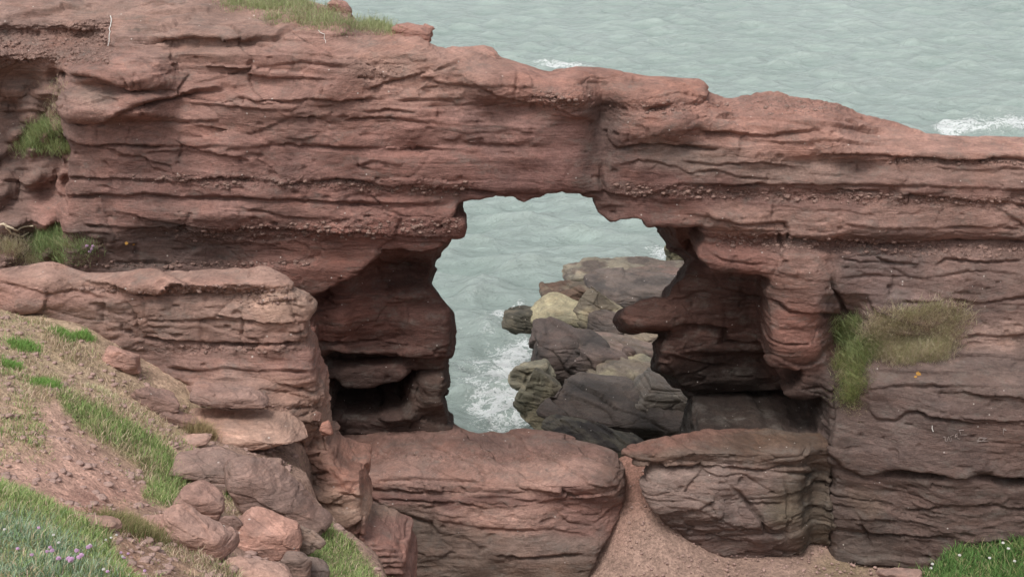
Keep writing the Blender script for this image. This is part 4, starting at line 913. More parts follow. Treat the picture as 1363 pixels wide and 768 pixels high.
# ground sheets
X, Y = np.meshgrid(np.arange(-8.8, 2.2, .042), np.arange(6.0, 21.6, .042), indexing='ij')
Zr = np.maximum(hill_h(X, Y), .9)
V, Q = grid_mesh(X, Y, Zr)
U_, V_ = proj(*V.T)
GREEN = [[(-40,640),(0,640),(60,672),(130,702),(155,740),(178,775),(-40,775)], [(88,525),(120,535),(160,560),(205,588),(243,618),(247,668),(228,676),(212,662),(196,626),(150,592),(95,556)],
         [(300,640),(340,640),(372,672),(404,705),(398,716),(370,690),(310,668)], [(400,688),(430,690),(470,730),(510,775),(425,775),(415,730)], [(205,640),(245,640),(235,672),(205,668)]]
def region(u, v, polys, soft=10):
    m = np.zeros(len(u))
    for p in polys: m = np.maximum(m, ss(soft, -soft * .4, poly_sd(u, v, p)))
    return m
def region_all(u, v):
    j = 12 * vn(u * .05, v * .05, 0, 320) + 5 * vn(u * .2, v * .2, 0, 321); u = u + j; v = v + j * .6
    lush = region(u, v, GREEN)
    sparse = region(u, v, [[(-40,405),(50,425),(95,470),(70,530),(-40,560)], [(-40,540),(45,540),(60,600),(-40,612)]], 20)
    dry = region(u, v, [[(60,425),(120,440),(150,480),(200,515),(262,568),(240,600),(190,570),(120,540),(40,520)], [(140,668),(215,690),(222,735),(170,742),(140,720)], [(200,712),(290,730),(330,775),(200,775),(190,750)], [(340,650),(400,700),(385,710),(300,690),(290,670)], [(225,545),(262,520),(285,540),(262,575)], [(120,560),(200,600),(225,650),(190,640),(110,575)]], 16)
    return lush, sparse, dry
lush, sparse, dry = region_all(U_, V_)
so_ = 1.3 * tints(U_, V_, [(60,600,120,60,(184,142,124),1), (130,640,60,30,(174,130,114),1), (80,560,60,30,(178,140,120),1), (180,740,60,30,(154,106,92),1.3), (130,670,40,20,(150,104,90),1.2), (60,470,80,60,(160,136,112),1), (350,700,120,90,(140,112,98),1), (210,560,60,40,(164,138,112),1)])
gcol = lin((120,126,84)); dcol = lin((158,142,112))
t = so_; m = (np.clip(lush, 0, 1) * .85)[:, None]; t = t * (1 - m) + gcol * m
m = (np.clip(sparse * .4 + dry * .35, 0, .5))[:, None]; t = t * (1 - m) + dcol * m
o = link('hillside', to_mesh('hillside', V, Q, M_SOIL, {'tint': ('FLOAT_COLOR', t)})); tag(o, kind='structure')

# gully floor of grit
FC = [(845,607,26.6),(850,640,26.1),(868,680,25.5),(835,690,25.6),(800,735,25.25),(760,768,25.2),(700,800,25.2),(600,830,25.2),(450,850,25),(885,698,25.3),(925,726,25.2),(960,742,25.2),(1000,744,25.2),(1050,742,25.3),(1100,752,25.2),(1170,762,25.0),(1000,768,24.5),(1100,768,24.5),(860,768,24.4),(1363,745,24.8),(1250,760,24.9),(1363,790,23.8),(800,800,24.3),(600,860,24)]
pts, vals = [], []
for u, v, Yv in FC:
    x, z = P(u, v, Yv); pts.append((float(x), Yv)); vals.append(float(z))
pts += [(-6, 22), (-2, 18), (6, 14), (10, 18), (0, 10), (12, 25), (-9, 26)]; vals += [1.5, 1.3, 1.8, 2.2, 2.5, 3.0, 2.5]
floor_ = tps(pts, np.array(vals), .08)
X, Y = np.meshgrid(np.arange(-12, 12.5, .055), np.arange(8.0, 27.6, .055), indexing='ij')
Zf = floor_(X, Y) + .05 * fbm(X, Y, 0 * X, 1.2, 4, 330) + .012 * vn(X * 9, Y * 9, 0 * X, 331)
Zf = np.where(Y > 26.7, Zf - (Y - 26.7) * 1.2, Zf)
V, Q = grid_mesh(X, Y, np.maximum(Zf, .85)); U2, V2_ = proj(*V.T)
t = tints(U2, V2_, [(900,740,200,60,(158,128,113),1), (850,640,20,40,(150,106,90),1), (820,700,20,30,(166,124,108),.8), (1120,755,30,14,(146,130,92),.8)])
o = link('gully_floor', to_mesh('gully_floor', V, Q, M_SOIL, {'tint': ('FLOAT_COLOR', t)})); tag(o, kind='structure')
# base terrain under everything (sea bed and land out of view)
def box_sheet(name, x0, x1, y0, y1, z, col):
    X, Y = np.meshgrid(np.linspace(x0, x1, 12), np.linspace(y0, y1, 12), indexing='ij'); V, Q = grid_mesh(X, Y, np.full_like(X, z))
    o = link(name, to_mesh(name, V, Q, M_SOIL, {'tint': ('FLOAT_COLOR', np.tile(lin(col), (len(V), 1)))})); tag(o, kind='structure')
box_sheet('ground', -60, 60, -40, 26, .8, (150,118,100))

# ------------------------------------------------------------------ SEA
ys = [27.6]
while ys[-1] < 170: ys.append(ys[-1] * 1.0027)
while ys[-1] < 6000: ys.append(ys[-1] * 1.06)
ys = np.array(ys); n = 560; s_ = np.linspace(-.50, .50, n)
X = s_[:, None] * (ys[None] + 6); Y = np.tile(ys, (n, 1))
rg = np.random.default_rng(12); Z = np.zeros_like(X); DX = np.zeros_like(X); DY = np.zeros_like(X)
cell = np.maximum(Y * .0029, .05)
# domain warping breaks the long crests up
wx = 2.2 * fbm(X, Y, 0 * X, .09, 3, 350); wy = 2.2 * fbm(X, Y, 0 * X, .08, 3, 351)
for i in range(90):
    lam = .45 * (5.5 / .45) ** rg.random(); a = rg.normal(-math.pi / 2, .75); k_ = 2 * math.pi / lam
    A = .0128 * lam ** .8 * rg.uniform(.5, 1.2)
    fade = np.clip((lam / cell - 3.2) / 3, 0, 1)
    ph = k_ * (math.cos(a) * (X + wx) + math.sin(a) * (Y + wy)) + rg.random() * 7
    Z += A * fade * np.sin(ph); DX += -A * .8 * fade * math.cos(a) * np.cos(ph); DY += -A * .8 * fade * math.sin(a) * np.cos(ph)
Z += (.05 * fbm(X, Y * 1.6, 0 * X, 1.0, 3, 352) * np.clip(60 / Y, .3, 1) )
X = X - DX; Y = Y - DY
V, Q = grid_mesh(X, Y, Z)
x, y, z = V.T
def fblob(u, v, ru, rv, a):
    al = PITCH + math.atan((v - 384) / F); Y0 = 15 / math.tan(al); X0 = (u - 681.5) / F * depth(Y0, 0); ppm = F / depth(Y0, 0)
    return a * np.exp(-(((x - X0) / (ru / ppm)) ** 2 + ((y - Y0) / (rv / ppm / math.sin(al))) ** 2))
fo = fblob(733,86,30,7,1.25) + fblob(775,90,25,4,.8) + fblob(1285,164,42,8,1.25) + fblob(1345,160,46,10,1.15) + fblob(1310,170,50,6,1.0) + fblob(1262,170,22,5,1.2) + fblob(1345,140,18,4,.55) + fblob(1262,133,10,3,.6) + fblob(1325,122,16,3,.6)
fo += fblob(882,336,24,14,1.15) + fblob(836,352,30,8,.75) + fblob(690,478,34,24,.8) + fblob(672,420,22,10,.95) + fblob(690,400,10,8,.8) + fblob(700,450,20,14,.6) + fblob(655,545,48,38,.72) + fblob(640,500,40,30,.55) + fblob(700,510,26,40,.85) + fblob(735,440,24,16,.7) + fblob(620,440,30,10,.45) + fblob(660,470,40,40,.35) + fblob(640,400,60,30,.3) + fblob(650,520,60,50,.22) + fblob(690,560,40,30,.2)
fo = np.clip(fo + .10 * fbm(x, y, 0 * x, .2, 3, 360), 0, 1.3)
o = link('sea_water', to_mesh('sea_water', V, Q, M_SEA, {'foam': ('FLOAT', fo), 'crest': ('FLOAT', z)})); tag(o, kind='structure')
X, Y = np.meshgrid(np.linspace(-4000, 4000, 9), np.linspace(26.5, 6500, 9), indexing='ij')
V, Q = grid_mesh(X, Y, np.full_like(X, -1.6))
o = link('sea_bed', to_mesh('sea_bed', V, Q, M_SOIL, {'tint': ('FLOAT_COLOR', np.tile(lin((90,100,92)), (len(V), 1)))})); tag(o, kind='structure')
print('sea', round(time.time() - T0, 1))

# ------------------------------------------------------------------ pebbles of the conglomerate
ico = bpy.data.meshes.new('t'); import bmesh
def ico_mesh(sub_):
    bm = bmesh.new(); bmesh.ops.create_icosphere(bm, subdivisions=sub_, radius=1); bm.verts.ensure_lookup_table()
    V = np.array([v.co for v in bm.verts]); T = np.array([[v.index for v in f.verts] for f in bm.faces]); bm.free(); return V, T
IV, IT = ico_mesh(2)
def pebbles(name, pos, rad, mat, parent, off, seed, flat=.7, sink=-.15, nr=None):
    rg = np.random.default_rng(seed); n = len(pos)
    S_ = rad[:, None] * np.stack([rg.uniform(.8, 1.35, n), rg.uniform(.7, 1.1, n), rg.uniform(flat * .75, flat * 1.2, n)], 1)
    J = 1 + .22 * rg.normal(size=(n, len(IV))) * .5
    V = IV[None] * J[:, :, None] * S_[:, None, :]
    a = rg.uniform(0, 6.28, n); c, s = np.cos(a)[:, None], np.sin(a)[:, None]
    V = np.stack([V[:, :, 0] * c - V[:, :, 1] * s, V[:, :, 0] * s + V[:, :, 1] * c, V[:, :, 2]], -1) + pos[:, None, :]
    if nr is not None: V += (nr * rad[:, None] * sink)[:, None, :]
    T = (IT[None] + (np.arange(n) * len(IV))[:, None, None]).reshape(-1, 3)
    o = link(name, to_mesh(name, V.reshape(-1, 3) - off, T, mat, None), parent, None if parent else off); return o
def scatter(key, n, seed, r0, r1, name='pebble'):
    V, N, cg, root, bc = ARCH[key]; rg = np.random.default_rng(seed)
    wgt = np.clip(cg - .25, 0, 1) * (N[:, 1] < -.1) * (V[:, 1] < 27); i = rg.choice(len(V), n, p=wgt / wgt.sum())
    r = r0 + (r1 - r0) * rg.random(n) ** 5
    o = pebbles(name, V[i], r, M_PEB, root, bc, seed, nr=N[i]); tag(o, kind='stuff')
scatter('rock_arch', 5200, 1, .009, .05); scatter('rock_ledge', 420, 2, .012, .045); scatter('rock_shelf', 160, 3, .012, .035)
rg = np.random.default_rng(77)
def ground_pebbles(name, hf, x0, x1, y0, y1, n, r0, r1, seed, cond=None, flat=.7):
    rg = np.random.default_rng(seed); X = rg.uniform(x0, x1, n); Y = rg.uniform(y0, y1, n); Z = hf(X, Y)
    if cond is not None: m = cond(X, Y, Z); X, Y, Z = X[m], Y[m], Z[m]
    pos = np.stack([X, Y, Z], 1); r = r0 + (r1 - r0) * rg.random(len(X)) ** 5
    o = pebbles(name, pos, r, M_RUBBLE, None, np.array([X.mean(), Y.mean(), Z.min()]), seed, flat); tag(o, 'small reddish pebbles scattered over the ground', 'pebbles', kind='stuff'); return o
o = ground_pebbles('pebbles', lambda X, Y: floor_(X, Y) + .03, .6, 8, 23, 26.5, 3800, .006, .034, 5); o['label'] = 'loose grit and pebbles on the sandy gully floor'
def bare(X, Y, Z):
    u, v = proj(X, Y, Z); l, s_, d_ = region_all(u, v); return (l < .3) & (v < 790) & (X < edge_x(Y) - .1)
o = ground_pebbles('pebbles', hill_h, -7.5, -.8, 9, 20.5, 9000, .006, .07, 6, bare, .38); o['label'] = 'small pink stones scattered over the bare soil of the hillside'

# ------------------------------------------------------------------ grass
def blades(root, up, hgt, wid, cols, seed, lean=.5, wind=(.10, -.12)):
    rg = np.random.default_rng(seed); n = len(root)
    az = rg.uniform(0, 6.283, n); d = np.stack([np.cos(az), np.sin(az), 0 * az], 1); side = np.stack([-np.sin(az), np.cos(az), 0 * az], 1)
    side = side * .4 + np.array([1., 0, 0]) * .75 * np.sign(rg.normal(size=n))[:, None]; side /= np.linalg.norm(side, axis=1, keepdims=True)
    L = lean * rg.random(n)[:, None]
    dirn = up + d * L + np.array([wind[0], wind[1], 0]) * rg.uniform(.3, 1.2, n)[:, None]
    dirn /= np.linalg.norm(dirn, axis=1, keepdims=True)
    tip2 = dirn + d * L * 1.1 + np.array([wind[0], wind[1], -.35 * lean]); tip2 /= np.linalg.norm(tip2, axis=1, keepdims=True)
    h = hgt[:, None]; w = (wid[:, None] * side)
    a, b = root - w, root + w; m = root + dirn * h * .55; c_, d_ = m + w * .75, m - w * .75; e = m + tip2 * h * .5
    V = np.stack([a, b, c_, d_, e], 1).reshape(-1, 3); k = np.arange(n)[:, None] * 5
    T = np.concatenate([k + np.array([[0, 1, 2]]), k + np.array([[0, 2, 3]]), k + np.array([[3, 2, 4]])])
    C = np.repeat(cols, 5, 0).reshape(n, 5, 3) * np.array([.7, .7, 1, 1, 1.2])[None, :, None]
    return V, T, C.reshape(-1, 3)
GP = [(124,158,84),(146,172,98),(112,146,78),(168,176,120),(186,178,136)]
def pal(n, w, seed, P_=None):
    rg = np.random.default_rng(seed); P_ = lin(np.array(P_ if P_ is not None else GP)); g_ = P_.mean(1, keepdims=True); P_ = g_ + (P_ - g_) * .9; P_ = P_ * np.array([1.22, 1.08, 1.2]); i = rg.choice(len(P_), n, p=np.array(w) / sum(w))
    return P_[i] * rg.uniform(.75, 1.25, (n, 1))
def field(n, seed):
    rg = np.random.default_rng(seed); Y = 8.2 + (20.8 - 8.2) * rg.random(n) ** .85; X = edge_x(Y) + .05 - rg.random(n) * (Y * .36 + edge_x(Y) + .5)
    Z = hill_h(X, Y); u, v = proj(X, Y, Z); return X, Y, Z, u, v, rg
X, Y, Z, u, v, rg = field(330000, 9)
l, s_, d_ = region_all(u, v)
clump = fbm(X, Y, 0 * X, 2.2, 3, 400)
pr = np.clip(l * 1.0 + s_ * (.30 + .7 * ss(.0, .35, clump)) * .7 + d_ * (.12 + .7 * clump) * .8 + .01, 0, 1)
keep = (rg.random(len(X)) < pr * np.clip(.45 + (20 - Y) * .02, .3, 1)) & (u > -60) & (v < 830)
X, Y, Z, l, s_, d_, clump, u, v = [q[keep] for q in (X, Y, Z, l, s_, d_, clump, u, v)]
n = len(X); print('blades', n)
green = pal(n, [3, 4, 3, 1.5, .8], 3); bluish = pal(n, [1, 1, 1], 4, [(128,160,122),(150,178,140),(114,146,114)]); drycol = pal(n, [1, 2, 2, 1], 5, [(166,164,118),(184,172,136),(196,184,152),(146,152,106)])
bright = pal(n, [2, 2, 1], 6, [(116,150,78),(136,164,92),(166,174,116)])
wb = region(u, v, [[(-40,690),(60,705),(120,745),(150,775),(-40,775)]], 30) * .7
ws = region(u, v, [GREEN[1]], 8) * .8
isdry = rg.random(n) < np.clip(d_ * .9 + s_ * .45 - l * .6 + .25 - .6 * clump, .12, .95)
c = np.where((rg.random(n) < wb)[:, None], bluish, green); c = np.where((rg.random(n) < ws)[:, None], bright, c); c = np.where(isdry[:, None], drycol, c)
ht = (.045 + .08 * l + .04 * s_ + .05 * d_) * (.45 + 1.1 * rg.random(n) ** 1.6) * (1 + .9 * clump) * np.clip(.7 + .0 * Y, 0, 1)
V, T, C = blades(np.stack([X, Y, Z - .01], 1), np.array([0, 0, 1.0]), ht, (.0020 + .00011 * Y) * rg.uniform(.6, 1.4, n), c, 8, 1.15)
o = link('grass', to_mesh('grass', V, T, M_GRASS, {'tint': ('FLOAT_COLOR', C)})); tag(o, 'mixed green and dry grass growing over the near hillside', 'grass', kind='stuff')

def pick(u, v, key='rock_arch', tol=2.2):
    V, N = ARCH[key][:2]
    if 'uv' + key not in ARCH: ARCH['uv' + key] = proj(*V.T)
    U_, V_ = ARCH['uv' + key]; i = np.nonzero((np.abs(U_ - u) < tol) & (np.abs(V_ - v) < tol) & (N[:, 1] < .35))[0]
    if len(i) == 0: return None
    j = i[np.argmin(V[i, 1])]; return V[j], N[j]
def tuft(label, poly, n, h0, h1, w, pal_, seed, key='rock_arch', lean=.9, droop=0.0, bias=None, cat='grass clump', name='grass_clump'):
    """a clump rooted on the rock surface"""
    rg = np.random.default_rng(seed); a = np.array(poly, float); pts, nr = [], []
    V, N = ARCH[key][:2]; pick(0, 0, key); U_, V_ = ARCH['uv' + key]
    jn = 9 * vn(U_ * .09, V_ * .09, 0, seed + 60) + 5 * vn(U_ * .3, V_ * .3, 0, seed + 61); m = (poly_sd(U_, V_, [tuple(q) for q in a]) + jn < 0) & (N[:, 1] < .4)
    if key == 'rock_arch': m &= V[:, 1] < (30 if a[:, 1].max() < 70 else 27)
    idx = np.nonzero(m)[0]
    if len(idx) == 0: print('EMPTY tuft', label); return
    wgt = .15 + np.clip(N[idx, 2], 0, 1); ctr = rg.choice(idx, max(8, n // 70), p=wgt / wgt.sum())
    i = rg.choice(ctr, n); rt = V[i] + rg.normal(size=(n, 3)) * np.array([.12, .03, .07]); up = N[i] * .55 + np.array([0, -.1, .75 - droop])
    up /= np.linalg.norm(up, axis=1, keepdims=True)
    cl = pal(len(ctr), pal_[0], seed + 2, pal_[1]); mp = {c_: k for k, c_ in enumerate(ctr)}; base = cl[np.array([mp[q] for q in i])]
    c = .5 * base + .5 * pal(n, pal_[0], seed + 1, pal_[1])
    Vb, T, C = blades(rt, up, h0 * .5 + (h1 - h0 * .5) * rg.random(n) ** 1.3, np.full(n, w * .68) * rg.uniform(.6, 1.4, n), c, seed, lean, (.1, -.15))
    off = np.array([rt[:, 0].mean(), rt[:, 1].mean(), rt[:, 2].min()])
    o = link(name, to_mesh(name, Vb - off, T, M_GRASS, {'tint': ('FLOAT_COLOR', C)}), None, off); tag(o, label, cat); return o
olive = ([3, 3, 2, 2, 2], [(176,182,128),(188,188,146),(154,168,108),(204,196,164),(184,178,148)])
lushp = ([3, 3, 2, 1], [(138,166,100),(156,178,112),(122,150,90),(182,186,134)])
tuft('pale olive grass bush spreading over the ledge on the right rock wall', [(1150,440),(1180,420),(1230,412),(1278,408),(1284,440),(1262,470),(1225,484),(1190,478),(1160,470)], 22000, .10, .36, .004, olive, 21, lean=1.1)
tuft('bright green grass tuft at the left end of the pale bush on the right wall', [(1110,432),(1140,430),(1162,450),(1160,476),(1130,470),(1112,452)], 8000, .12, .32, .004, ([3, 3, 1, 1.5], lushp[1]), 22)
tuft('grass hanging down the crack below the bright tuft on the right wall', [(1122,470),(1158,474),(1150,510),(1142,542),(1124,545),(1122,510)], 8000, .12, .30, .004, ([2, 2, 1, 2], [(130,158,88),(156,168,100),(114,142,80),(176,172,128)]), 23, droop=.5)
tuft('round green grass tuft on a small ledge in the far left gully', [(32,172),(60,166),(80,172),(82,200),(60,212),(36,204)], 5500, .12, .26, .004, lushp, 24)
tuft('bright green tuft in front of the arch foot, right of the bleached stick', [(48,316),(84,312),(112,318),(122,352),(60,354)], 6000, .12, .26, .004, ([3, 3, 2, 1], [(128,164,96),(150,176,110),(116,148,90),(180,184,134)]), 25)
tuft('sparse pale grass at the left edge beside the bleached stick', [(-10,316),(26,314),(44,330),(50,355),(-10,352)], 3200, .10, .22, .004, olive, 26)
tuft('long strip of grass along the clifftop at the top edge', [(300,-2),(392,6),(454,20),(470,32),(522,40),(522,52),(454,42),(390,30),(330,16),(296,6)], 14000, .07, .17, .004, ([3, 3, 2, 2], [(146,170,106),(162,180,120),(130,154,94),(176,182,138)]), 27)
tuft('thin wisp of grass growing in a crevice of the upper left gully', [(66,120),(84,130),(84,165),(72,160)], 900, .06, .14, .003, olive, 28)
def ground_tuft(label, u0, v0, Yv, ru, n, h0, h1, pal_, seed, hf, sq=.6):
    rg = np.random.default_rng(seed); x, z = P(u0, v0, Yv); ppm = F / depth(Yv, z); r = ru / ppm
    q = rg.normal(size=(n, 2)) * .45; X = x + q[:, 0] * r; Y = Yv + q[:, 1] * r * 1.2; Z = hf(X, Y)
    Vb, T, C = blades(np.stack([X, Y, Z], 1), np.array([0, 0, 1.]), rg.uniform(h0, h1, n), np.full(n, .0035), pal(n, pal_[0], seed, pal_[1]), seed, 1.0)
    off = np.array([x, Yv, Z.min()]); o = link('grass_clump', to_mesh('grass_clump', Vb - off, T, M_GRASS, {'tint': ('FLOAT_COLOR', C)}), None, off); tag(o, label, 'grass clump')
bp = ([3, 3, 2], [(104,152,66),(122,164,78),(144,172,94)])
for (lb, a, b, Yv, r_, n, sd_) in [('small bright green tuft nearest the ledge on the left bank', 111, 437, 20.6, 12, 700, 1), ('bright tuft just left of the tuft nearest the ledge', 84, 443, 20.3, 17, 900, 2), ('bright green tuft in the sparse turf, upper left bank', 62, 505, 17.9, 22, 1200, 3), ('small green tuft low on the sparse left bank', 17, 486, 18.4, 12, 700, 4), ('faint green tuft at the far left below the ledge', 30, 455, 19.4, 22, 900, 5), ('grey-green tuft in the dry grass left of the pink wedge rock', 132, 505, 18.9, 18, 700, 6)]:
    ground_tuft(lb, a, b, Yv, r_, n, .05, .13, bp if sd_ < 6 else olive, sd_ + 50, hill_h)
ground_tuft('bushy brownish-green tuft above the bare red soil', 176, 708, 13.2, 40, 3600, .09, .20, ([2, 2, 2, 1], [(134,130,86),(112,124,68),(156,142,104),(96,116,58)]), 60, hill_h)
ground_tuft('vivid green tuft sprouting between the grey boulders', 312, 640, 17.2, 12, 900, .12, .24, bp, 61, hill_h)
ground_tuft('tall olive tuft against the rocks beside the projecting gravelly rock', 266, 545, 19.3, 18, 1200, .12, .26, ([1, 1, 1], [(150,140,96),(128,130,80),(166,150,110)]), 62, hill_h)
# bottom right clump with white flowers
fl = lambda X, Y: floor_(X, Y) + .42 * np.clip((X - 6.6) * 1.5, 0, 1) + .05
rg = np.random.default_rng(91); n = 9000; X = rg.uniform(6.9, 10.2, n); Y = rg.uniform(23.2, 24.9, n); Z = fl(X, Y); u, v = proj(X, Y, Z)
m = (v > np.interp(u, [1235, 1260, 1300, 1363, 1500], [768, 738, 722, 712, 705]) + 8 * vn(u * .1, v * .1, 0, 5)); X, Y, Z = X[m], Y[m], Z[m]; n = len(X)
Vb, T, C = blades(np.stack([X, Y, Z], 1), np.array([0, 0, 1.]), rg.uniform(.10, .3, n), rg.uniform(.004, .010, n), pal(n, [3, 3, 2, 1, 1], 92, [(86,130,60),(104,148,74),(70,110,52),(140,156,92),(158,160,112)]), 93, 1.1)
off = np.array([8.4, 24.0, 2.0]); o = link('grass_clump', to_mesh('grass_clump', Vb - off, T, M_GRASS, {'tint': ('FLOAT_COLOR', C)}), None, off); tag(o, 'dense green leafy clump with white flowers, bottom right corner', 'grass clump')

# ------------------------------------------------------------------ flowers
def head_mesh(name, r, mat, seed):
    rg = np.random.default_rng(seed); V, T = [], []
    n = 46; k = np.arange(n) + .5; ph = np.arccos(1 - 1.45 * k / n); th = math.pi * (1 + 5 ** .5) * k
    for a, b in zip(ph, th):
        d = np.array([math.cos(b) * math.sin(a), math.sin(b) * math.sin(a), math.cos(a)]); s = np.cross(d, [0, 0.3, 1.]); s /= np.linalg.norm(s); t2 = np.cross(d, s)
        c = d * r * .55; w_ = r * .34; e = d * r * rg.uniform(.9, 1.15); i = len(V)
        V += [c, e + s * w_, e + t2 * w_, e - s * w_, e - t2 * w_]; T += [[i, i + 1, i + 2], [i, i + 2, i + 3], [i, i + 3, i + 4], [i, i + 4, i + 1]]
    return to_mesh(name, np.array(V), np.array(T), mat, smooth=False)
def stem_mesh(name, h, r=.0016, seed=0):
    rg = np.random.default_rng(seed); m = 6; a = np.linspace(0, 2 * math.pi, 5)[:-1]; zs_ = np.linspace(0, h, m); V = []
    bx, by = rg.normal(size=2) * .02
    for z_ in zs_: V += [(bx * (z_ / h) ** 2 + r * math.cos(q), by * (z_ / h) ** 2 + r * math.sin(q), z_) for q in a]
    Q = [[i * 4 + j, i * 4 + (j + 1) % 4, (i + 1) * 4 + (j + 1) % 4, (i + 1) * 4 + j] for i in range(m - 1) for j in range(4)]
    return to_mesh(name, np.array(V), np.array(Q), M_STEM), (bx, by)
hP = head_mesh('flower_head', .0125, M_PINK, 1); hW = head_mesh('flower_head', .011, M_WHITE, 2); sm, (bx, by) = stem_mesh('stem', .20, seed=3); sm2, (bx2, by2) = stem_mesh('stem', .10, seed=4)
def flower(name, label, cat, u, v, pink, h, s, seed, group=None, pos=None, lift=None):
    p = pos or ground_at(u, v, h)
    if p is None: return
    e = bpy.data.objects.new(name, None); COL.objects.link(e); e.location = p; e.empty_display_size = .05
    e.rotation_euler = (0, 0, seed * 1.3); tag(e, label, cat, group)
    st = link('stem', sm if h > .15 else sm2, e); k_ = h / (.20 if h > .15 else .10); st.scale = (1, 1, k_)
    hd = link('flower_head', hP if pink else hW, e, (bx if h > .15 else bx2, by if h > .15 else by2, h)); hd.scale = (s, s, s * .85)
TH = [(97,728,1,'pink thrift flower, topmost and largest of the right cluster of five'),(105,730,1,'pink thrift flower head at the upper right of the main cluster'),(118,732,1,'pale thrift flower head at the right of the main cluster'),(120,739,1,'pink thrift flower, farthest right of the main cluster'),(113,736,1,'pink thrift flower head between two others, right of the main cluster'),(101,735,1,'pink thrift flower below the largest head of the main cluster'),(108,728,0,'white faded thrift head on top of the main cluster'),
      (79,727,0,'whitish thrift head at the top of the vertical row of flowers'),(82,732,1,'pink thrift flower second from the top of the vertical row'),(84,737,1,'pink thrift flower in the middle of the vertical row'),(84,743,1,'deep pink thrift flower near the foot of the vertical row'),(84,748,1,'pink thrift flower at the foot of the vertical row'),(95,748,1,'small mauve flower right of the foot of the vertical row'),
      (37,728,1,'pale pink flower at the left end of the low flower row'),(46,732,1,'pale mauve flower in the low flower row'),(51,732,1,'mauve flower at the right end of the low flower row'),(57,733,1,'faint mauve flower just beyond the low flower row'),(12,708,0,'cream flower head standing alone at the far left'),(83,709,0,'small white flower standing above the vertical row'),(52,697,1,'faint pink flower high in the bank grass'),
      (125,757,0,'cream flower head below the main cluster'),(136,766,1,'pink flower at the bottom edge of the bank'),(153,712,0,'pale flower head above the red soil, rightmost of three'),(148,716,0,'pale flower head above the red soil, middle of three'),(143,718,0,'pale flower head above the red soil, lowest of three'),(162,734,1,'pale pink flower against the red soil, upper left of four'),(169,736,1,'pale pink flower against the red soil, upper right of four'),(161,741,0,'tiny pale flower against the red soil, left lower'),(166,743,1,'tiny pink flower against the red soil, lowest'),(195,759,1,'single pink flower low on the red soil')]
for i, (a, b, pk, lb) in enumerate(TH):
    flower('thrift_flower', lb, 'flower', a, b, pk, .20 if a < 140 else .10, (1.25 if pk and 70 < a < 125 else .9), i, 'thrift flowers on the near bank')
for i, (a, b, lb) in enumerate([(1242,750,'white flower at the left tip of the corner clump'),(1277,738,'white flower in the middle of the corner clump'),(1334,722,'white flower at the top of the corner clump, left one'),(1342,730,'white flower at the top of the corner clump, right one'),(1240,756,'lower white flower at the left tip of the corner clump'),(1318,742,'small white flower low in the corner clump'),(1350,746,'small white flower at the right edge of the corner clump')]):
    Yv = 23.9; x, z = P(a, b, Yv); flower('white_flower', lb, 'flower', a, b, 0, .10, 2.2, i, 'white flowers in the corner clump', (float(x), Yv, float(z) - .10))
for i, (a, b) in enumerate([(120,332),(124,336),(121,340),(126,330)]):
    q = pick(a, b)
    if q is not None: flower('thrift_flower', ['topmost','rightmost but one','lowest','rightmost'][[332,336,340,330].index(b)] + ' pale flower beside the green tuft by the arch foot', 'flower', a, b, 1, .08, 2.2, i, 'pale flowers at the arch foot', tuple(q[0] + np.array([0, -.05, -.02])))

# ------------------------------------------------------------------ small finds on the rock
def tube(name, pts, r, mat, label=None, cat=None, parent=None, off=None):
    cu = bpy.data.curves.new(name, 'CURVE'); cu.dimensions = '3D'; cu.bevel_depth = r; cu.bevel_resolution = 1
    for line in pts:
        s = cu.splines.new('POLY'); s.points.add(len(line) - 1)
        for i, q in enumerate(line): s.points[i].co = (*[float(c) for c in q], 1); s.points[i].radius = 1 - .5 * i / len(line)
    o = bpy.data.objects.new(name + '_c', cu); COL.objects.link(o); dg = bpy.context.evaluated_depsgraph_get(); me = bpy.data.meshes.new_from_object(o.evaluated_get(dg)); bpy.data.objects.remove(o)
    me.name = name; me.materials.clear(); me.materials.append(mat)
    V = np.array([v.co for v in me.vertices]); c = np.array([V[:, 0].mean(), V[:, 1].mean(), V[:, 2].min()]) if off is None else off; me.transform(__import__('mathutils').Matrix.Translation(Vector(-c)))
    o = link(name, me, parent, None if parent else c)
    if label: tag(o, label, cat)
    return o
def on_rock(pp, key='rock_arch', out=.012):
    r = []
    for a, b in pp:
        q = pick(a, b, key, 2.5)
        if q is not None: r.append(q[0] + q[1] * out)
    return r
def surf_line(strokes, per=2.0):
    L = []
    for s in strokes:
        pp = []
        for (a, b), (c, d) in zip(s[:-1], s[1:]):
            m = max(2, int(math.hypot(c - a, d - b) / per) + 1); pp += [(a + (c - a) * t, b + (d - b) * t) for t in np.linspace(0, 1, m)]
        q = on_rock(pp)
        if len(q) > 1: L.append(q)
    return L
WAC = [[(1255,580),(1258,586),(1261,581),(1264,586),(1267,576)], [(1269,583),(1272,574),(1276,582)], [(1270,579),(1275,579)], [(1284,571),(1279,571),(1277,575),(1280,578),(1285,576)]]
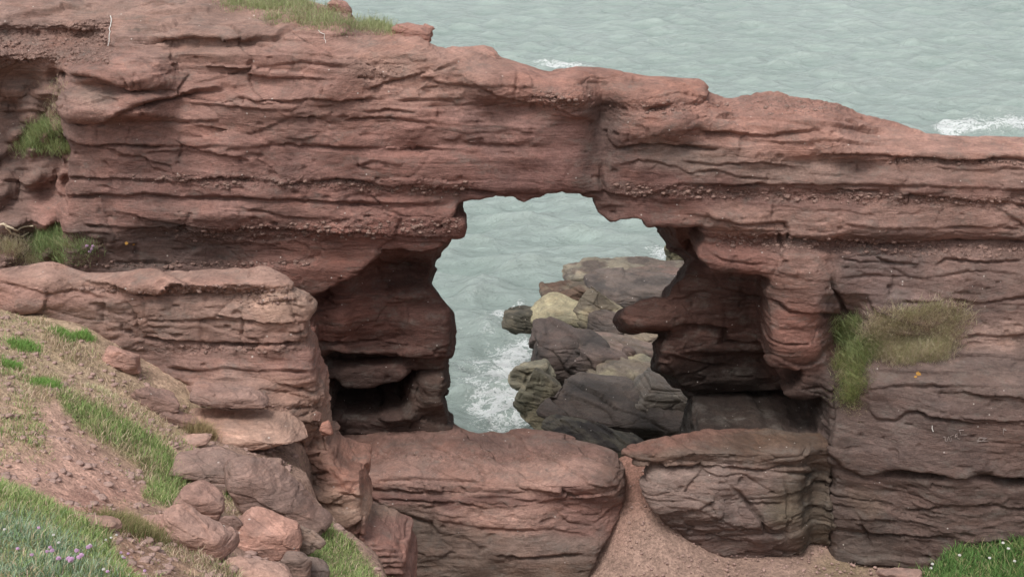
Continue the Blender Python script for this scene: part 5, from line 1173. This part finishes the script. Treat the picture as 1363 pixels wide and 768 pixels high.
EB = [[(1307,580),(1302,580),(1302,588),(1307,588)], [(1302,584),(1306,584)], [(1309,580),(1309,588)], [(1309,580),(1313,582),(1309,584),(1314,586),(1309,588)], [(1334,569),(1334,576)], [(1334,569),(1339,570),(1335,573)]]
R_ = ARCH['rock_arch'][3]; bc_ = ARCH['rock_arch'][4]
for st in (WAC, EB): 
    for st1 in st:
        L = surf_line([st1])
        if L: tube('carved_stroke', L, .009, M_CHALK, parent=R_, off=bc_)
# bird lime streaks
def streak(pp, r):
    L = surf_line([pp], 3)
    if L: tube('bird_lime', L, r, M_WHITE, parent=R_, off=bc_)
streak([(147,20),(146,34),(144,48),(143,60)], .008); streak([(1240,574),(1240,566)], .009); streak([(425,40),(433,46),(435,57)], .006)
L = surf_line([[(0,298),(12,305),(22,308),(34,304),(44,303)], [(20,312),(30,316),(40,312)], [(6,300),(18,312),(30,318)]], 4)
if L:
    L = [[q + np.array([0, -.04, .02]) for q in l_] for l_ in L]; tube('driftwood', L, .024, M_GULL, 'bleached grey branch lying above the left grass tufts', 'branch')
q = ground_at(228, 676, .0)
if q: tube('stick', [[(q[0], q[1], q[2] - .02), (q[0] - .015, q[1] + .01, q[2] + .05), (q[0] - .03, q[1], q[2] + .10)]], .009, M_GULL, 'short pale bent stick standing below the bright grass strip', 'stick')
for a, b, r_ in [(1221,497,4), (1218,500,2.5), (170,322,2.5), (178,326,2)]:
    q = pick(a, b)
    if q is not None:
        rg = np.random.default_rng(a); m = 26; pv = [(0, 0, 0)] + [(r_ * .012 * rg.uniform(.7, 1.2) * math.cos(t_), 0, r_ * .012 * rg.uniform(.7, 1.2) * math.sin(t_)) for t_ in np.linspace(0, 6.283, m)[:-1]]
        zax = Vector(q[1]).to_track_quat('-Y', 'Z'); pv = [zax @ Vector(p_) for p_ in pv]; pv = np.array([list(p_) for p_ in pv]) + q[0] + q[1] * .014
        T = np.array([[0, i, i % (m - 1) + 1] for i in range(1, m)]); link('lichen_patch', to_mesh('lichen_patch', pv - bc_, T, M_LICHEN), R_)
tri = sum(sum(len(p.vertices) - 2 for p in []) + len(o.data.polygons) for o in COL.objects if o.type == 'MESH')
print('objects', len(COL.objects), 'faces', tri, 'time', round(time.time() - T0, 1))
